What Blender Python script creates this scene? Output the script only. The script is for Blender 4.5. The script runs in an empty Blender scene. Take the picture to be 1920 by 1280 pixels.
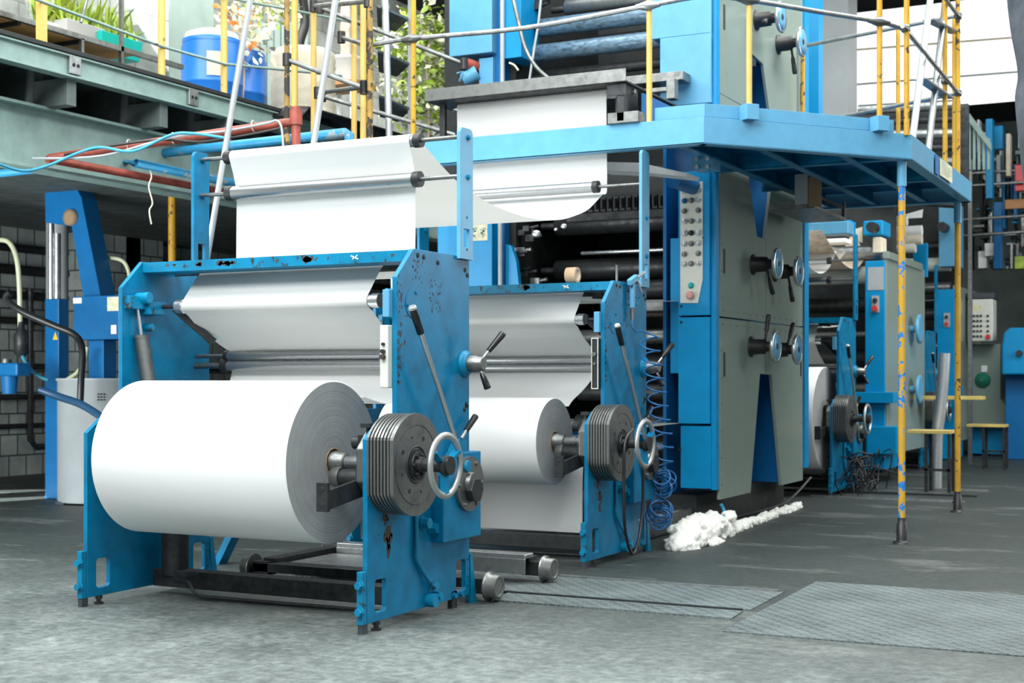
import bpy, bmesh, math, random
from mathutils import Vector, Matrix
from mathutils.geometry import tessellate_polygon
C = bpy.context.scene
COL = C.collection
random.seed(7)
PI = math.pi
# ---------------------------------------------------------------- camera
FPX, HY, TH, CH = 2640.0, 710.0, math.radians(27.1), 1.35
cs, sn = math.cos(TH), math.sin(TH)
cd = bpy.data.cameras.new('camera'); cam = bpy.data.objects.new('camera', cd); COL.objects.link(cam)
cam.location = (0, 0, CH); cam.rotation_euler = (PI/2, 0, TH)
cd.sensor_width = 36; cd.lens = FPX/1920*36; cd.shift_y = (HY-640)/1920; cd.clip_end = 200
cd.dof.use_dof = True; cd.dof.focus_distance = 7.6; cd.dof.aperture_fstop = 4.2
C.camera = cam
def P(px, py, x=None, y=None, z=None):
    """world point seen at pixel (px,py) of the 1920x1280 frame, on the plane x=, y= or z="""
    u = (px-960)/FPX; v = (HY-py)/FPX
    d = (u*cs-sn, u*sn+cs, v)
    t = x/d[0] if x is not None else (y/d[1] if y is not None else (z-CH)/d[2])
    return (t*d[0], t*d[1], CH+t*d[2])
# ---------------------------------------------------------------- light
C.view_settings.view_transform = 'Standard'; C.view_settings.look = 'None'
C.view_settings.gamma = 1.0; C.view_settings.exposure = 0.66
W = bpy.data.worlds.new('daylight'); C.world = W; W.use_nodes = True
wn = W.node_tree.nodes; bg = wn['Background']; bg.inputs[0].default_value = (0.86, 0.95, 1.0, 1); bg.inputs[1].default_value = 0.20
def area(name, loc, rot, sx, sy, power, col=(1, 1, 1)):
    l = bpy.data.lights.new(name, 'AREA'); l.shape = 'RECTANGLE'; l.size = sx; l.size_y = sy; l.energy = power; l.color = col
    o = bpy.data.objects.new(name, l); COL.objects.link(o); o.location = loc; o.rotation_euler = rot; return o
area('overhead_fill_light', (-5.0, 4.6, 8.3), (math.radians(8), 0, 0), 11, 4.5, 820, (0.97, 1, 1))  # overhead lights added for daylight from above, no skylights in view
area('overhead_fill_light', (-4.0, -0.5, 7.2), (math.radians(48), 0, math.radians(8)), 9, 3, 760, (0.97, 1, 1))  # added front fill that brightens the paper webs
area('overhead_fill_light', (-5.0, 10.5, 8.3), (0, 0, 0), 11, 3, 420, (0.97, 1, 1))
area('overhead_fill_light', (0.0, 16.5, 8.3), (0, 0, 0), 12, 3, 300, (0.97, 1, 1))
area('fill_light', (6.5, 6.0, 4.4), (0, math.radians(75), 0), 4, 10, 130, (0.98, 1, 1))
area('fill_light', (-10.5, 16.0, 7.6), (0, math.radians(20), 0), 3, 16, 480, (1, 1, 0.94))
area('fill_light', (-0.6, 14.5, 8.4), (0, math.radians(35), 0), 3, 6, 380, (1, 1, 0.96))  # unseen light added high up to brighten the upper side panels
area('gallery_fill_light', (-11.0, 5.0, 1.9), (math.radians(90), 0, math.radians(8)), 5, 2.6, 420, (0.97, 1, 1))  # unseen light added to brighten the dark space under the gallery
area('fill_light', (3.6, 20.5, 4.2), (0, math.radians(80), 0), 3, 5, 230, (1, 1, 0.97))  # unseen light added to brighten the parts around the far towers
sp_l = bpy.data.lights.new('sunbeam_light', 'SPOT'); sp_l.energy = 9000; sp_l.spot_size = math.radians(19); sp_l.spot_blend = .08; sp_l.shadow_soft_size = .02
sp_o = bpy.data.objects.new('sunbeam_light', sp_l); COL.objects.link(sp_o); sp_o.location = (-14.6, 7.5, 3.2)
sp_o.rotation_euler = (Vector((-13.0, 11.2, 0))-Vector(sp_o.location)).to_track_quat('-Z', 'Y').to_euler()
# ---------------------------------------------------------------- materials
def nmat(name):
    m = bpy.data.materials.new(name); m.use_nodes = True
    nt = m.node_tree; b = nt.nodes['Principled BSDF']; return m, nt, b
def ramp(nt, src, stops):
    r = nt.nodes.new('ShaderNodeValToRGB'); nt.links.new(src, r.inputs[0])
    e = r.color_ramp.elements
    e[0].position, e[0].color = stops[0][0], stops[0][1]
    e[1].position, e[1].color = stops[1][0], stops[1][1]
    for p, c in stops[2:]:
        q = e.new(p); q.color = c
    return r
def c4(c): return (c[0], c[1], c[2], 1)
def coords(nt, scale=(1, 1, 1), kind='Object', rot=(0, 0, 0)):
    t = nt.nodes.new('ShaderNodeTexCoord'); mp = nt.nodes.new('ShaderNodeMapping')
    mp.inputs['Scale'].default_value = scale; mp.inputs['Rotation'].default_value = rot
    nt.links.new(t.outputs[kind], mp.inputs[0]); return mp.outputs[0]
def noise(nt, vec, scale, detail=4, rough=.55):
    n = nt.nodes.new('ShaderNodeTexNoise'); n.inputs['Scale'].default_value = scale
    n.inputs['Detail'].default_value = detail; n.inputs['Roughness'].default_value = rough
    nt.links.new(vec, n.inputs['Vector']); return n.outputs['Fac']
def mixc(nt, fac, a, b):
    m = nt.nodes.new('ShaderNodeMix'); m.data_type = 'RGBA'
    if isinstance(fac, float): m.inputs[0].default_value = fac
    else: nt.links.new(fac, m.inputs[0])
    for i, v in ((6, a), (7, b)):
        if isinstance(v, tuple): m.inputs[i].default_value = c4(v)
        else: nt.links.new(v, m.inputs[i])
    return m.outputs[2]
def math_(nt, op, a, b):
    m = nt.nodes.new('ShaderNodeMath'); m.operation = op
    for i, v in enumerate((a, b)):
        if isinstance(v, (int, float)): m.inputs[i].default_value = v
        else: nt.links.new(v, m.inputs[i])
    return m.outputs[0]
def bump(nt, b, h, strength=.3, dist=.01):
    n = nt.nodes.new('ShaderNodeBump'); n.inputs['Strength'].default_value = strength; n.inputs['Distance'].default_value = dist
    nt.links.new(h, n.inputs['Height']); nt.links.new(n.outputs[0], b.inputs['Normal'])
def painted(name, col, chip=(.035, .04, .045), amount=.66, dirt=.35, rough=.38, chipscale=9, dcol=None, metallic=0.0):
    """paint with mottled wear, grime and chipped spots"""
    m, nt, b = nmat(name); v = coords(nt)
    big = noise(nt, v, 1.7, 5, .6); mid = noise(nt, v, 6, 6, .6)
    r1 = ramp(nt, mid, [(.35, (0, 0, 0, 1)), (.75, (1, 1, 1, 1))])
    dk = dcol or tuple(x*.45 for x in col)
    f = math_(nt, 'MULTIPLY', r1.outputs[0], dirt)
    base = mixc(nt, f, col, dk)
    n2 = noise(nt, v, chipscale, 8, .65)
    comb = math_(nt, 'ADD', math_(nt, 'MULTIPLY', n2, .72), math_(nt, 'MULTIPLY', big, .28))
    r2 = ramp(nt, comb, [(amount, (0, 0, 0, 1)), (amount+.012, (1, 1, 1, 1))])
    out = mixc(nt, r2.outputs[0], base, chip)
    nt.links.new(out, b.inputs['Base Color'])
    b.inputs['Roughness'].default_value = rough; b.inputs['Metallic'].default_value = metallic; b.inputs['Specular IOR Level'].default_value = .28
    bump(nt, b, math_(nt, 'SUBTRACT', mid, math_(nt, 'MULTIPLY', r2.outputs[0], .5)), .12, .004)
    return m
def metal(name, col, rough=.35, var=.25, scale=(1, 1, 1), metallic=.9):
    m, nt, b = nmat(name); v = coords(nt, scale); n = noise(nt, v, 14, 6, .65)
    r = ramp(nt, n, [(.3, c4(tuple(x*(1-var*1.6) for x in col))), (.7, c4(tuple(min(1, x*(1+var)) for x in col)))])
    nt.links.new(r.outputs[0], b.inputs['Base Color']); b.inputs['Metallic'].default_value = metallic
    rr = ramp(nt, n, [(.3, (rough*1.3,)*3+(1,)), (.7, (rough*.75,)*3+(1,))]); nt.links.new(rr.outputs[0], b.inputs['Roughness'])
    return m
def plain(name, col, rough=.6, metallic=0.0, var=.08, scale=8):
    m, nt, b = nmat(name); n = noise(nt, coords(nt), scale, 4, .6)
    r = ramp(nt, n, [(.3, c4(tuple(x*(1-var) for x in col))), (.7, c4(tuple(min(1, x*(1+var)) for x in col)))])
    nt.links.new(r.outputs[0], b.inputs['Base Color']); b.inputs['Roughness'].default_value = rough; b.inputs['Metallic'].default_value = metallic
    return m
M = {}
M['blue'] = painted('blue_paint', (.0, .18, .36), amount=.665, dirt=.8, rough=.36)
M['blue_worn'] = painted('worn_blue_paint', (.002, .21, .39), amount=.595, dirt=.8, chipscale=12)
M['blue_light'] = painted('light_blue_paint', (.11, .345, .54), amount=.70, dirt=.25, rough=.33)
M['blue_deep'] = painted('deep_blue_paint', (.003, .125, .34), amount=.72, dirt=.3, rough=.4)
M['blue_tower'] = painted('tower_blue_paint', (.001, .25, .53), amount=.70, dirt=.25, rough=.36)
M['yellow'] = painted('yellow_paint', (.58, .33, .03), chip=(.05, .04, .03), amount=.575, dirt=.6, rough=.42, chipscale=16, dcol=(.35, .16, .02))
M['yellow_pale'] = painted('pale_yellow_paint', (.62, .44, .13), chip=(.2, .13, .05), amount=.63, dirt=.45, dcol=(.38, .24, .06), rough=.45, chipscale=14)
M['brownpost'] = painted('worn_brown_yellow_paint', (.36, .22, .05), chip=(.03, .028, .025), amount=.50, dirt=.8, rough=.5, chipscale=10, dcol=(.09, .06, .03))
M['yellow_blue'] = painted('yellow_paint_over_blue', (.60, .35, .03), chip=(.02, .2, .55), amount=.53, dirt=.35, rough=.42, chipscale=11, dcol=(.3, .15, .05))
M['panel'] = painted('grey_green_enamel', (.225, .285, .25), chip=(.1, .12, .11), amount=.74, dirt=.25, rough=.22, dcol=(.17, .22, .2))
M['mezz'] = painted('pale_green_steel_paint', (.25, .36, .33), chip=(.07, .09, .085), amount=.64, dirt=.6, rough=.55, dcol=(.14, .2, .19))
M['mezzdark'] = plain('dirty_black_steel', (.02, .024, .024), .7, .2, .3)
M['steel'] = metal('worn_steel', (.36, .38, .38), .38)
M['bright'] = metal('polished_steel', (.58, .60, .61), .28, .05)
M['wheelrim'] = metal('brushed_wheel_rim', (.42, .44, .44), .42, .06)
M['mezzshade'] = plain('shaded_grey_green_steel', (.10, .125, .12), .7, 0, .35, 5)  # darker gallery paint for under-deck parts, shade put into the colour
M['alu'] = metal('aluminium_tube', (.62, .65, .66), .38, .08, metallic=.8)
M['rollsteel'] = metal('polished_roller_steel', (.34, .355, .36), .28, .05, scale=(.1, 1, 1), metallic=.85)
M['iron'] = metal('cast_iron', (.21, .22, .212), .42, .25)
M['dark'] = metal('dark_oily_steel', (.035, .038, .04), .45, .35, metallic=.5)
M['roller'] = metal('grey_roller_steel', (.22, .235, .235), .35, .2, scale=(.5, 3, 3))
M['inkroll'] = metal('blue_grey_ink_roller', (.13, .22, .30), .3, .45, scale=(1.2, 3, 3), metallic=.25)
M['black'] = plain('black_rubber', (.012, .012, .013), .45)
M['grip'] = plain('black_plastic_grip', (.01, .01, .011), .25)
M['white'] = painted('off_white_enamel', (.62, .64, .58), chip=(.12, .1, .08), amount=.64, dirt=.3, rough=.4, dcol=(.4, .4, .34), chipscale=14)
M['paper'] = None
m, nt, b = nmat('white_paper')
b.inputs['Base Color'].default_value = (.74, .75, .745, 1); b.inputs['Roughness'].default_value = .5
n = noise(nt, coords(nt, (.3, 2, 2)), 2.5, 3, .5); bump(nt, b, n, .12, .02); M['paper'] = m
m2 = m.copy(); m2.name = 'thin_white_paper'; nt2 = m2.node_tree; tl = nt2.nodes.new('ShaderNodeBsdfTranslucent'); tl.inputs[0].default_value = (.9, .9, .87, 1); ms = nt2.nodes.new('ShaderNodeMixShader'); ms.inputs[0].default_value = .42
nt2.links.new(nt2.nodes['Principled BSDF'].outputs[0], ms.inputs[1]); nt2.links.new(tl.outputs[0], ms.inputs[2]); nt2.links.new(ms.outputs[0], nt2.nodes['Material Output'].inputs[0]); M['web'] = m2
m, nt, b = nmat('paper_roll_end')          # fine concentric windings on the cut end
v = coords(nt); sep = nt.nodes.new('ShaderNodeSeparateXYZ'); nt.links.new(v, sep.inputs[0])
r2 = math_(nt, 'SQRT', math_(nt, 'ADD', math_(nt, 'MULTIPLY', sep.outputs[1], sep.outputs[1]), math_(nt, 'MULTIPLY', sep.outputs[2], sep.outputs[2])), 0)
cmb = nt.nodes.new('ShaderNodeCombineXYZ'); nt.links.new(r2, cmb.inputs[0])
n = noise(nt, cmb.outputs[0], 75, 5, .8); n2 = noise(nt, v, 5, 5, .6)
f = math_(nt, 'ADD', math_(nt, 'MULTIPLY', n, .75), math_(nt, 'MULTIPLY', n2, .25))
r = ramp(nt, f, [(.36, (.20, .215, .215, 1)), (.62, (.36, .375, .375, 1))]); nt.links.new(r.outputs[0], b.inputs['Base Color'])
b.inputs['Roughness'].default_value = .8; bump(nt, b, n, .35, .004); M['rollend'] = m
M['core'] = plain('brown_cardboard', (.28, .19, .11), .8)
M['tape'] = plain('beige_tape', (.55, .38, .24), .5)
M['foam'] = plain('cream_white_foam', (.85, .86, .80), .85, 0, .08, 12)
M['duct'] = plain('grey_green_duct_paint', (.20, .27, .245), .5, 0, .12, 3)
M['kraft'] = plain('brown_board', (.55, .29, .09), .8, 0, .25, 3)
M['red'] = plain('red_oxide_paint', (.27, .055, .035), .5, 0, .35)
M['bluepipe'] = painted('dusty_blue_pipe_paint', (.03, .24, .44), chip=(.2, .26, .28), amount=.58, dirt=.5)
M['redb'] = plain('bright_red_plastic', (.6, .03, .03), .35)
M['redfade'] = plain('faded_pink_plastic', (.62, .3, .28), .4)
M['green'] = plain('green_plastic', (.02, .2, .13), .35)
M['tealp'] = plain('teal_plastic', (.0, .38, .34), .4)
M['drumblue'] = plain('blue_barrel_plastic', (.01, .15, .55), .35, 0, .12, 2)
M['whitep'] = plain('white_plastic', (.8, .82, .82), .5)
M['cream'] = plain('cream_wrapping', (.62, .56, .44), .85, 0, .14, 6)
M['drumgrey'] = plain('grey_drum_plastic', (.34, .375, .39), .4, 0, .1, 2)
M['hose'] = plain('black_hose', (.015, .016, .018), .35)
M['bluehose'] = plain('blue_plastic_hose', (.004, .10, .28), .35)
M['navyhose'] = plain('dark_navy_hose', (.008, .04, .09), .35)
M['tealhose'] = plain('pale_blue_cable', (.04, .3, .45), .4)
M['clear'] = plain('yellowed_clear_hose', (.55, .58, .40), .3)
M['leaf'] = plain('bright_green_leaf', (.30, .42, .05), .5, 0, .5, 5)
M['leafw'] = plain('pale_leaf', (.72, .74, .52), .5, 0, .3, 5)
M['orange'] = plain('orange_leaf', (.8, .22, .03), .5, 0, .2)
M['wood'] = plain('orange_brown_wood', (.45, .22, .09), .6, 0, .2, 4)
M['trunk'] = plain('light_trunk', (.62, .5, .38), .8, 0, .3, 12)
M['jeans'] = plain('dark_blue_grey_cloth', (.05, .06, .075), .85, 0, .25, 20)
M['rope'] = plain('pale_string', (.6, .58, .48), .9)
M['card'] = plain('printed_paper_sheet', (.62, .60, .42), .7, 0, .2, 12)
M['warn'] = plain('yellow_warning_sticker', (.75, .5, .02), .5)
M['rust'] = plain('dark_grease_stain', (.035, .025, .018), .6, 0, .5, 30)
M['chip'] = plain('bare_dark_primer', (.035, .045, .055), .55, 0, .3, 20)
M['yfloor'] = plain('yellow_wood_top', (.55, .42, .12), .6, 0, .3, 5)
# concrete floor
m, nt, b = nmat('stained_concrete'); v = coords(nt)
n1 = noise(nt, v, .55, 6, .6); n2 = noise(nt, v, 4, 8, .7); n3 = noise(nt, v, 60, 5, .7)
base = ramp(nt, n1, [(.36, (.07, .09, .085, 1)), (.62, (.22, .255, .24, 1))])
sp = ramp(nt, n2, [(.45, (0, 0, 0, 1)), (.75, (1, 1, 1, 1))])
o1 = mixc(nt, math_(nt, 'MULTIPLY', sp.outputs[0], .6), base.outputs[0], (.29, .32, .305))
dk = ramp(nt, noise(nt, coords(nt, (1.4, .5, 1)), 1.3, 7, .68), [(.42, (1, 1, 1, 1)), (.60, (0, 0, 0, 1))])
# shade painted into the floor colour, darker from the front towards the machine line
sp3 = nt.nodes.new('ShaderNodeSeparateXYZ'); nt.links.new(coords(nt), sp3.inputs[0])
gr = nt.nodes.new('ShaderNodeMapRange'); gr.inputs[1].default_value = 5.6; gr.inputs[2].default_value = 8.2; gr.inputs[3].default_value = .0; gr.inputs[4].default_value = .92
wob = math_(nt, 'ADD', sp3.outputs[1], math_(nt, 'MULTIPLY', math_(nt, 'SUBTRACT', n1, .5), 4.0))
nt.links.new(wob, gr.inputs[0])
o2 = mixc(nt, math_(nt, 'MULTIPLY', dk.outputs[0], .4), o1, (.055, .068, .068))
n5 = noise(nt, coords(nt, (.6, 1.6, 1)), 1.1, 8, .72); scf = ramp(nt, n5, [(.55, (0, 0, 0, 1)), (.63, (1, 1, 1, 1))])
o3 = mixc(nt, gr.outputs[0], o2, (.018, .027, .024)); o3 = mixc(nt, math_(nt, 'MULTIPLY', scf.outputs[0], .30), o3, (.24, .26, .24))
o4 = mixc(nt, math_(nt, 'MULTIPLY', ramp(nt, n3, [(.60, (0, 0, 0, 1)), (.70, (1, 1, 1, 1))]).outputs[0], .45), o3, (.3, .32, .3)); o4 = mixc(nt, math_(nt, 'MULTIPLY', ramp(nt, n3, [(.30, (1, 1, 1, 1)), (.40, (0, 0, 0, 1))]).outputs[0], .5), o4, (.03, .035, .035))
nt.links.new(o4, b.inputs['Base Color']); b.inputs['Roughness'].default_value = .55
n7 = noise(nt, v, 16, 8, .75); r7 = ramp(nt, n7, [(.35, (.55, .55, .55, 1)), (.65, (1.25, 1.25, 1.25, 1))])
mx = nt.nodes.new('ShaderNodeMix'); mx.data_type = 'RGBA'; mx.blend_type = 'MULTIPLY'; mx.inputs[0].default_value = 1
nt.links.new(o4, mx.inputs[6]); nt.links.new(r7.outputs[0], mx.inputs[7]); nt.links.new(mx.outputs[2], b.inputs['Base Color'])
bump(nt, b, math_(nt, 'ADD', n7, math_(nt, 'MULTIPLY', n3, .4)), .35, .012); M['floor'] = m
# tread plate: crossed raised lozenges
m, nt, b = nmat('steel_tread_plate')
def loz(nt, rot):
    v = coords(nt, (1, 1, 1), 'Object', (0, 0, rot)); w = nt.nodes.new('ShaderNodeTexVoronoi')
    w.inputs['Scale'].default_value = 1; w.inputs['Randomness'].default_value = 0
    mp = nt.nodes.new('ShaderNodeMapping'); mp.inputs['Scale'].default_value = (13, 34, 1); nt.links.new(v, mp.inputs[0]); nt.links.new(mp.outputs[0], w.inputs['Vector'])
    return ramp(nt, w.outputs['Distance'], [(.22, (1, 1, 1, 1)), (.42, (0, 0, 0, 1))]).outputs[0]
a1, a2 = loz(nt, PI/4), loz(nt, -PI/4); hh = math_(nt, 'MAXIMUM', a1, a2)
nn = noise(nt, coords(nt), 2, 6, .65)
bc = ramp(nt, nn, [(.35, (.055, .07, .07, 1)), (.7, (.15, .18, .18, 1))])
nt.links.new(mixc(nt, math_(nt, 'MULTIPLY', hh, .38), bc.outputs[0], (.24, .28, .28)), b.inputs['Base Color'])
b.inputs['Roughness'].default_value = .42; b.inputs['Metallic'].default_value = .25; bump(nt, b, hh, .9, .004); M['tread'] = m
# block wall
def blockwall(name, c1, c2, mortar, sx, sy):
    m, nt, b = nmat(name); t = nt.nodes.new('ShaderNodeTexCoord'); sp = nt.nodes.new('ShaderNodeSeparateXYZ'); nt.links.new(t.outputs['Object'], sp.inputs[0])
    cb = nt.nodes.new('ShaderNodeCombineXYZ'); nt.links.new(math_(nt, 'ADD', sp.outputs[1], sp.outputs[0]), cb.inputs[0]); nt.links.new(sp.outputs[2], cb.inputs[1])
    br = nt.nodes.new('ShaderNodeTexBrick'); nt.links.new(cb.outputs[0], br.inputs['Vector']); br.inputs['Scale'].default_value = 1
    br.inputs['Brick Width'].default_value = sx; br.inputs['Row Height'].default_value = sy; br.inputs['Mortar Size'].default_value = .012
    br.inputs['Color1'].default_value = c4(c1); br.inputs['Color2'].default_value = c4(c2); br.inputs['Mortar'].default_value = c4(mortar)
    n = noise(nt, coords(nt), 1.2, 6, .6); r = ramp(nt, n, [(.35, (.45, .45, .45, 1)), (.65, (1, 1, 1, 1))])
    mx = nt.nodes.new('ShaderNodeMix'); mx.data_type = 'RGBA'; mx.blend_type = 'MULTIPLY'; mx.inputs[0].default_value = 1
    nt.links.new(br.outputs[0], mx.inputs[6]); nt.links.new(r.outputs[0], mx.inputs[7]); nt.links.new(mx.outputs[2], b.inputs['Base Color'])
    b.inputs['Roughness'].default_value = .7; bump(nt, b, br.outputs['Fac'], -.4, .01); return m
M['wall'] = blockwall('glazed_block_wall', (.50, .56, .53), (.38, .44, .42), (.07, .09, .09), .31, .29)
M['wallfar'] = plain('far_hall_wall', (.16, .20, .19), .8, 0, .3, 1)
M['wallup'] = blockwall('upper_block_wall', (.74, .78, .73), (.66, .71, .66), (.45, .48, .45), .42, .30)
m, nt, b = nmat('backlit_window_sheeting')
e = noise(nt, coords(nt, (.5, .5, .25)), 1.4, 4, .5)
r = ramp(nt, e, [(.3, (.78, .82, .83, 1)), (.7, (1, 1, .97, 1))]); nt.links.new(r.outputs[0], b.inputs['Base Color'])
nt.links.new(r.outputs[0], b.inputs['Emission Color']); b.inputs['Emission Strength'].default_value = .75; M['window'] = m
# ---------------------------------------------------------------- mesh builder
def axes(d):
    d = Vector(d).normalized(); a = Vector((0, 0, 1)) if abs(d.z) < .9 else Vector((1, 0, 0))
    u = d.cross(a).normalized(); return d, u, d.cross(u).normalized()
ROOT = {}
class MB:
    def __init__(s): s.v = []; s.f = []; s.s = []; s.mi = []; s.cm = 0
    def add(s, vs, fs, smooth=False, mi=0):
        o = len(s.v); mi = mi or s.cm; s.v += [Vector(p) for p in vs]
        for f in fs: s.f.append([i+o for i in f]); s.s.append(smooth); s.mi.append(mi)
        return s
    def box(s, x0, y0, z0, x1, y1, z1, mi=0):
        x0, x1 = sorted((x0, x1)); y0, y1 = sorted((y0, y1)); z0, z1 = sorted((z0, z1))
        v = [(x, y, z) for x in (x0, x1) for y in (y0, y1) for z in (z0, z1)]
        return s.add(v, [(0, 1, 3, 2), (4, 6, 7, 5), (0, 4, 5, 1), (2, 3, 7, 6), (0, 2, 6, 4), (1, 5, 7, 3)], mi=mi)
    def bar(s, p0, p1, w, h, up=(0, 0, 1)):
        p0, p1 = Vector(p0), Vector(p1); d = (p1-p0).normalized(); u = Vector(up)
        if abs(d.dot(u)) > .95: u = Vector((0, 1, 0))
        a = d.cross(u).normalized(); b = a.cross(d).normalized()
        v = [p+a*(w/2*i)+b*(h/2*j) for p in (p0, p1) for i, j in ((-1, -1), (1, -1), (1, 1), (-1, 1))]
        return s.add(v, [(3, 2, 1, 0), (4, 5, 6, 7), (0, 1, 5, 4), (1, 2, 6, 5), (2, 3, 7, 6), (3, 0, 4, 7)])
    def lathe(s, o, d, prof, n=28, smooth=True, a0=0):
        """prof: (distance along d, radius) pairs; closed with caps"""
        o = Vector(o); d, u, w = axes(d)
        for k in range(len(prof)-1):
            (t0, r0), (t1, r1) = prof[k], prof[k+1]
            vs = []
            for i in range(n):
                a = a0+2*PI*i/n; q = u*math.cos(a)+w*math.sin(a)
                vs += [o+d*t0+q*r0, o+d*t1+q*r1]
            flat = abs(t1-t0) < 1e-6
            s.add(vs, [(2*i, 2*((i+1) % n), 2*((i+1) % n)+1, 2*i+1) for i in range(n)], smooth and not flat)
        for (t, r), rev in ((prof[0], True), (prof[-1], False)):
            if r > 1e-5:
                vs = [o+d*t+(u*math.cos(a0+2*PI*i/n)+w*math.sin(a0+2*PI*i/n))*r for i in range(n)]
                f = list(range(n)); s.add(vs, [f[::-1] if rev else f])
        return s
    def cyl(s, p0, p1, r, r1=None, n=20, smooth=True, a0=0):
        d = Vector(p1)-Vector(p0); return s.lathe(p0, d, [(0, r), (d.length, r if r1 is None else r1)], n, smooth, a0)
    def tube(s, pts, r, n=10, closed=False, caps=True):
        pts = [Vector(p) for p in pts]; N = len(pts); rings = []; prev = None
        for i, p in enumerate(pts):
            if closed: d = pts[(i+1) % N]-pts[i-1]
            else: d = pts[min(i+1, N-1)]-pts[max(i-1, 0)]
            d.normalize()
            if prev is None: _, u, _ = axes(d)
            else:
                u = prev-d*prev.dot(d)
                if u.length < 1e-4: _, u, _ = axes(d)
                u.normalize()
            prev = u; w = d.cross(u); rr = r(i/(N-1)) if callable(r) else r
            rings.append([p+(u*math.cos(2*PI*k/n)+w*math.sin(2*PI*k/n))*rr for k in range(n)])
        vs = [q for g in rings for q in g]; fs = []
        for i in range(N if closed else N-1):
            j = (i+1) % N
            for k in range(n): fs.append((i*n+k, i*n+(k+1) % n, j*n+(k+1) % n, j*n+k))
        s.add(vs, fs, True)
        if not closed and caps: s.add(rings[0], [list(range(n))[::-1]]); s.add(rings[-1], [list(range(n))])
        return s
    def torus(s, c, d, R, r, n=40, m=12, rr=None):
        d, u, w = axes(d); c = Vector(c)
        vs = []
        for i in range(n):
            q = u*math.cos(2*PI*i/n)+w*math.sin(2*PI*i/n)
            for k in range(m): vs.append(c+q*(R+r*math.cos(2*PI*k/m))+d*((rr or r)*math.sin(2*PI*k/m)))
        fs = [(i*m+k, ((i+1) % n)*m+k, ((i+1) % n)*m+(k+1) % m, i*m+(k+1) % m) for i in range(n) for k in range(m)]
        return s.add(vs, fs, True)
    def ball(s, c, r, n=14, m=9, sc=(1, 1, 1)):
        c = Vector(c); vs = []; fs = []
        for j in range(m+1):
            t = PI*j/m
            for i in range(n):
                a = 2*PI*i/n; vs.append(c+Vector((r*sc[0]*math.sin(t)*math.cos(a), r*sc[1]*math.sin(t)*math.sin(a), r*sc[2]*math.cos(t))))
        for j in range(m):
            for i in range(n): fs.append((j*n+i, (j+1)*n+i, (j+1)*n+(i+1) % n, j*n+(i+1) % n))
        return s.add(vs, fs, True)
    def prism(s, poly, ax, a, b, holes=(), mi=0):
        """polygon (with holes) in the two other axes, extruded along ax from a to b"""
        def p3(q, t):
            return {'x': (t, q[0], q[1]), 'y': (q[0], t, q[1]), 'z': (q[0], q[1], t)}[ax]
        loops = [list(poly)]+[list(h) for h in holes]
        tri = tessellate_polygon([[Vector((q[0], q[1], 0)) for q in l] for l in loops])
        flat = [q for l in loops for q in l]; n = len(flat)
        vs = [p3(q, a) for q in flat]+[p3(q, b) for q in flat]
        fs = [tuple(t) for t in tri]+[tuple(i+n for i in t[::-1]) for t in tri]
        o = 0
        for l in loops:
            k = len(l)
            for i in range(k): fs.append((o+i, o+(i+1) % k, o+(i+1) % k+n, o+i+n))
            o += k
        return s.add(vs, fs, mi=mi)
    def sheet(s, path, x0, x1, th=.0016, thin=True):
        """a web of paper: path of (y,z) swept from x0 to x1, with its thickness"""
        n = len(path); off = []
        for i in range(n):
            a = path[max(i-1, 0)]; b = path[min(i+1, n-1)]; d = Vector((b[0]-a[0], b[1]-a[1])); d.normalize(); off.append((-d.y*th, d.x*th))
        A = [(x, y, z) for (y, z) in path for x in (x0, x1)]
        B = [(x, y+o[0], z+o[1]) for (y, z), o in zip(path, off) for x in (x0, x1)]
        s.add(A, [(2*i, 2*i+1, 2*i+3, 2*i+2) for i in range(n-1)], True)
        s.add(B, [(2*i+2, 2*i+3, 2*i+1, 2*i) for i in range(n-1)], True)
        m = 2*n
        s.add(A+B, [(2*i, 2*i+2, m+2*i+2, m+2*i) for i in range(n-1)]+[(2*i+3, 2*i+1, m+2*i+1, m+2*i+3) for i in range(n-1)]+[(0, m, m+1, 1), (m-2, m-1, 2*m-1, 2*m-2)])
        return s
    def build(s, name, mat, parent=None, label=None, bevel=0, cat=None, group=None, kind=None, mats=None, org=None):
        me = bpy.data.meshes.new(name)
        if parent is not None: L = ROOT[parent.name]
        elif org is not None: L = Vector(org)
        else:
            xs = [p.x for p in s.v]; ys = [p.y for p in s.v]; zs = [p.z for p in s.v]
            L = Vector(((min(xs)+max(xs))/2, (min(ys)+max(ys))/2, min(zs)))
        me.from_pydata([tuple(p-L) for p in s.v], [], s.f)
        for p, sm, mi in zip(me.polygons, s.s, s.mi): p.use_smooth = sm; p.material_index = mi
        for mm in (mats or [mat]): me.materials.append(M[mm] if isinstance(mm, str) else mm)
        bm = bmesh.new(); bm.from_mesh(me); bmesh.ops.remove_doubles(bm, verts=bm.verts, dist=1e-5)
        bmesh.ops.recalc_face_normals(bm, faces=bm.faces)
        if any(s.s) and not all(s.s):
            for ed in bm.edges:
                if len(ed.link_faces) == 2 and (ed.link_faces[0].smooth != ed.link_faces[1].smooth): ed.smooth = False
        bm.to_mesh(me); bm.free()
        o = bpy.data.objects.new(name, me); COL.objects.link(o)
        if parent is not None: o.parent = parent
        else: o.location = L
        ROOT[o.name] = L
        if bevel:
            bv = o.modifiers.new('bevel', 'BEVEL'); bv.width = bevel; bv.segments = 2; bv.limit_method = 'ANGLE'; bv.angle_limit = .7
        if label: o['label'] = label
        if cat: o['category'] = cat
        if group: o['group'] = group
        if kind: o['kind'] = kind
        return o
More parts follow.
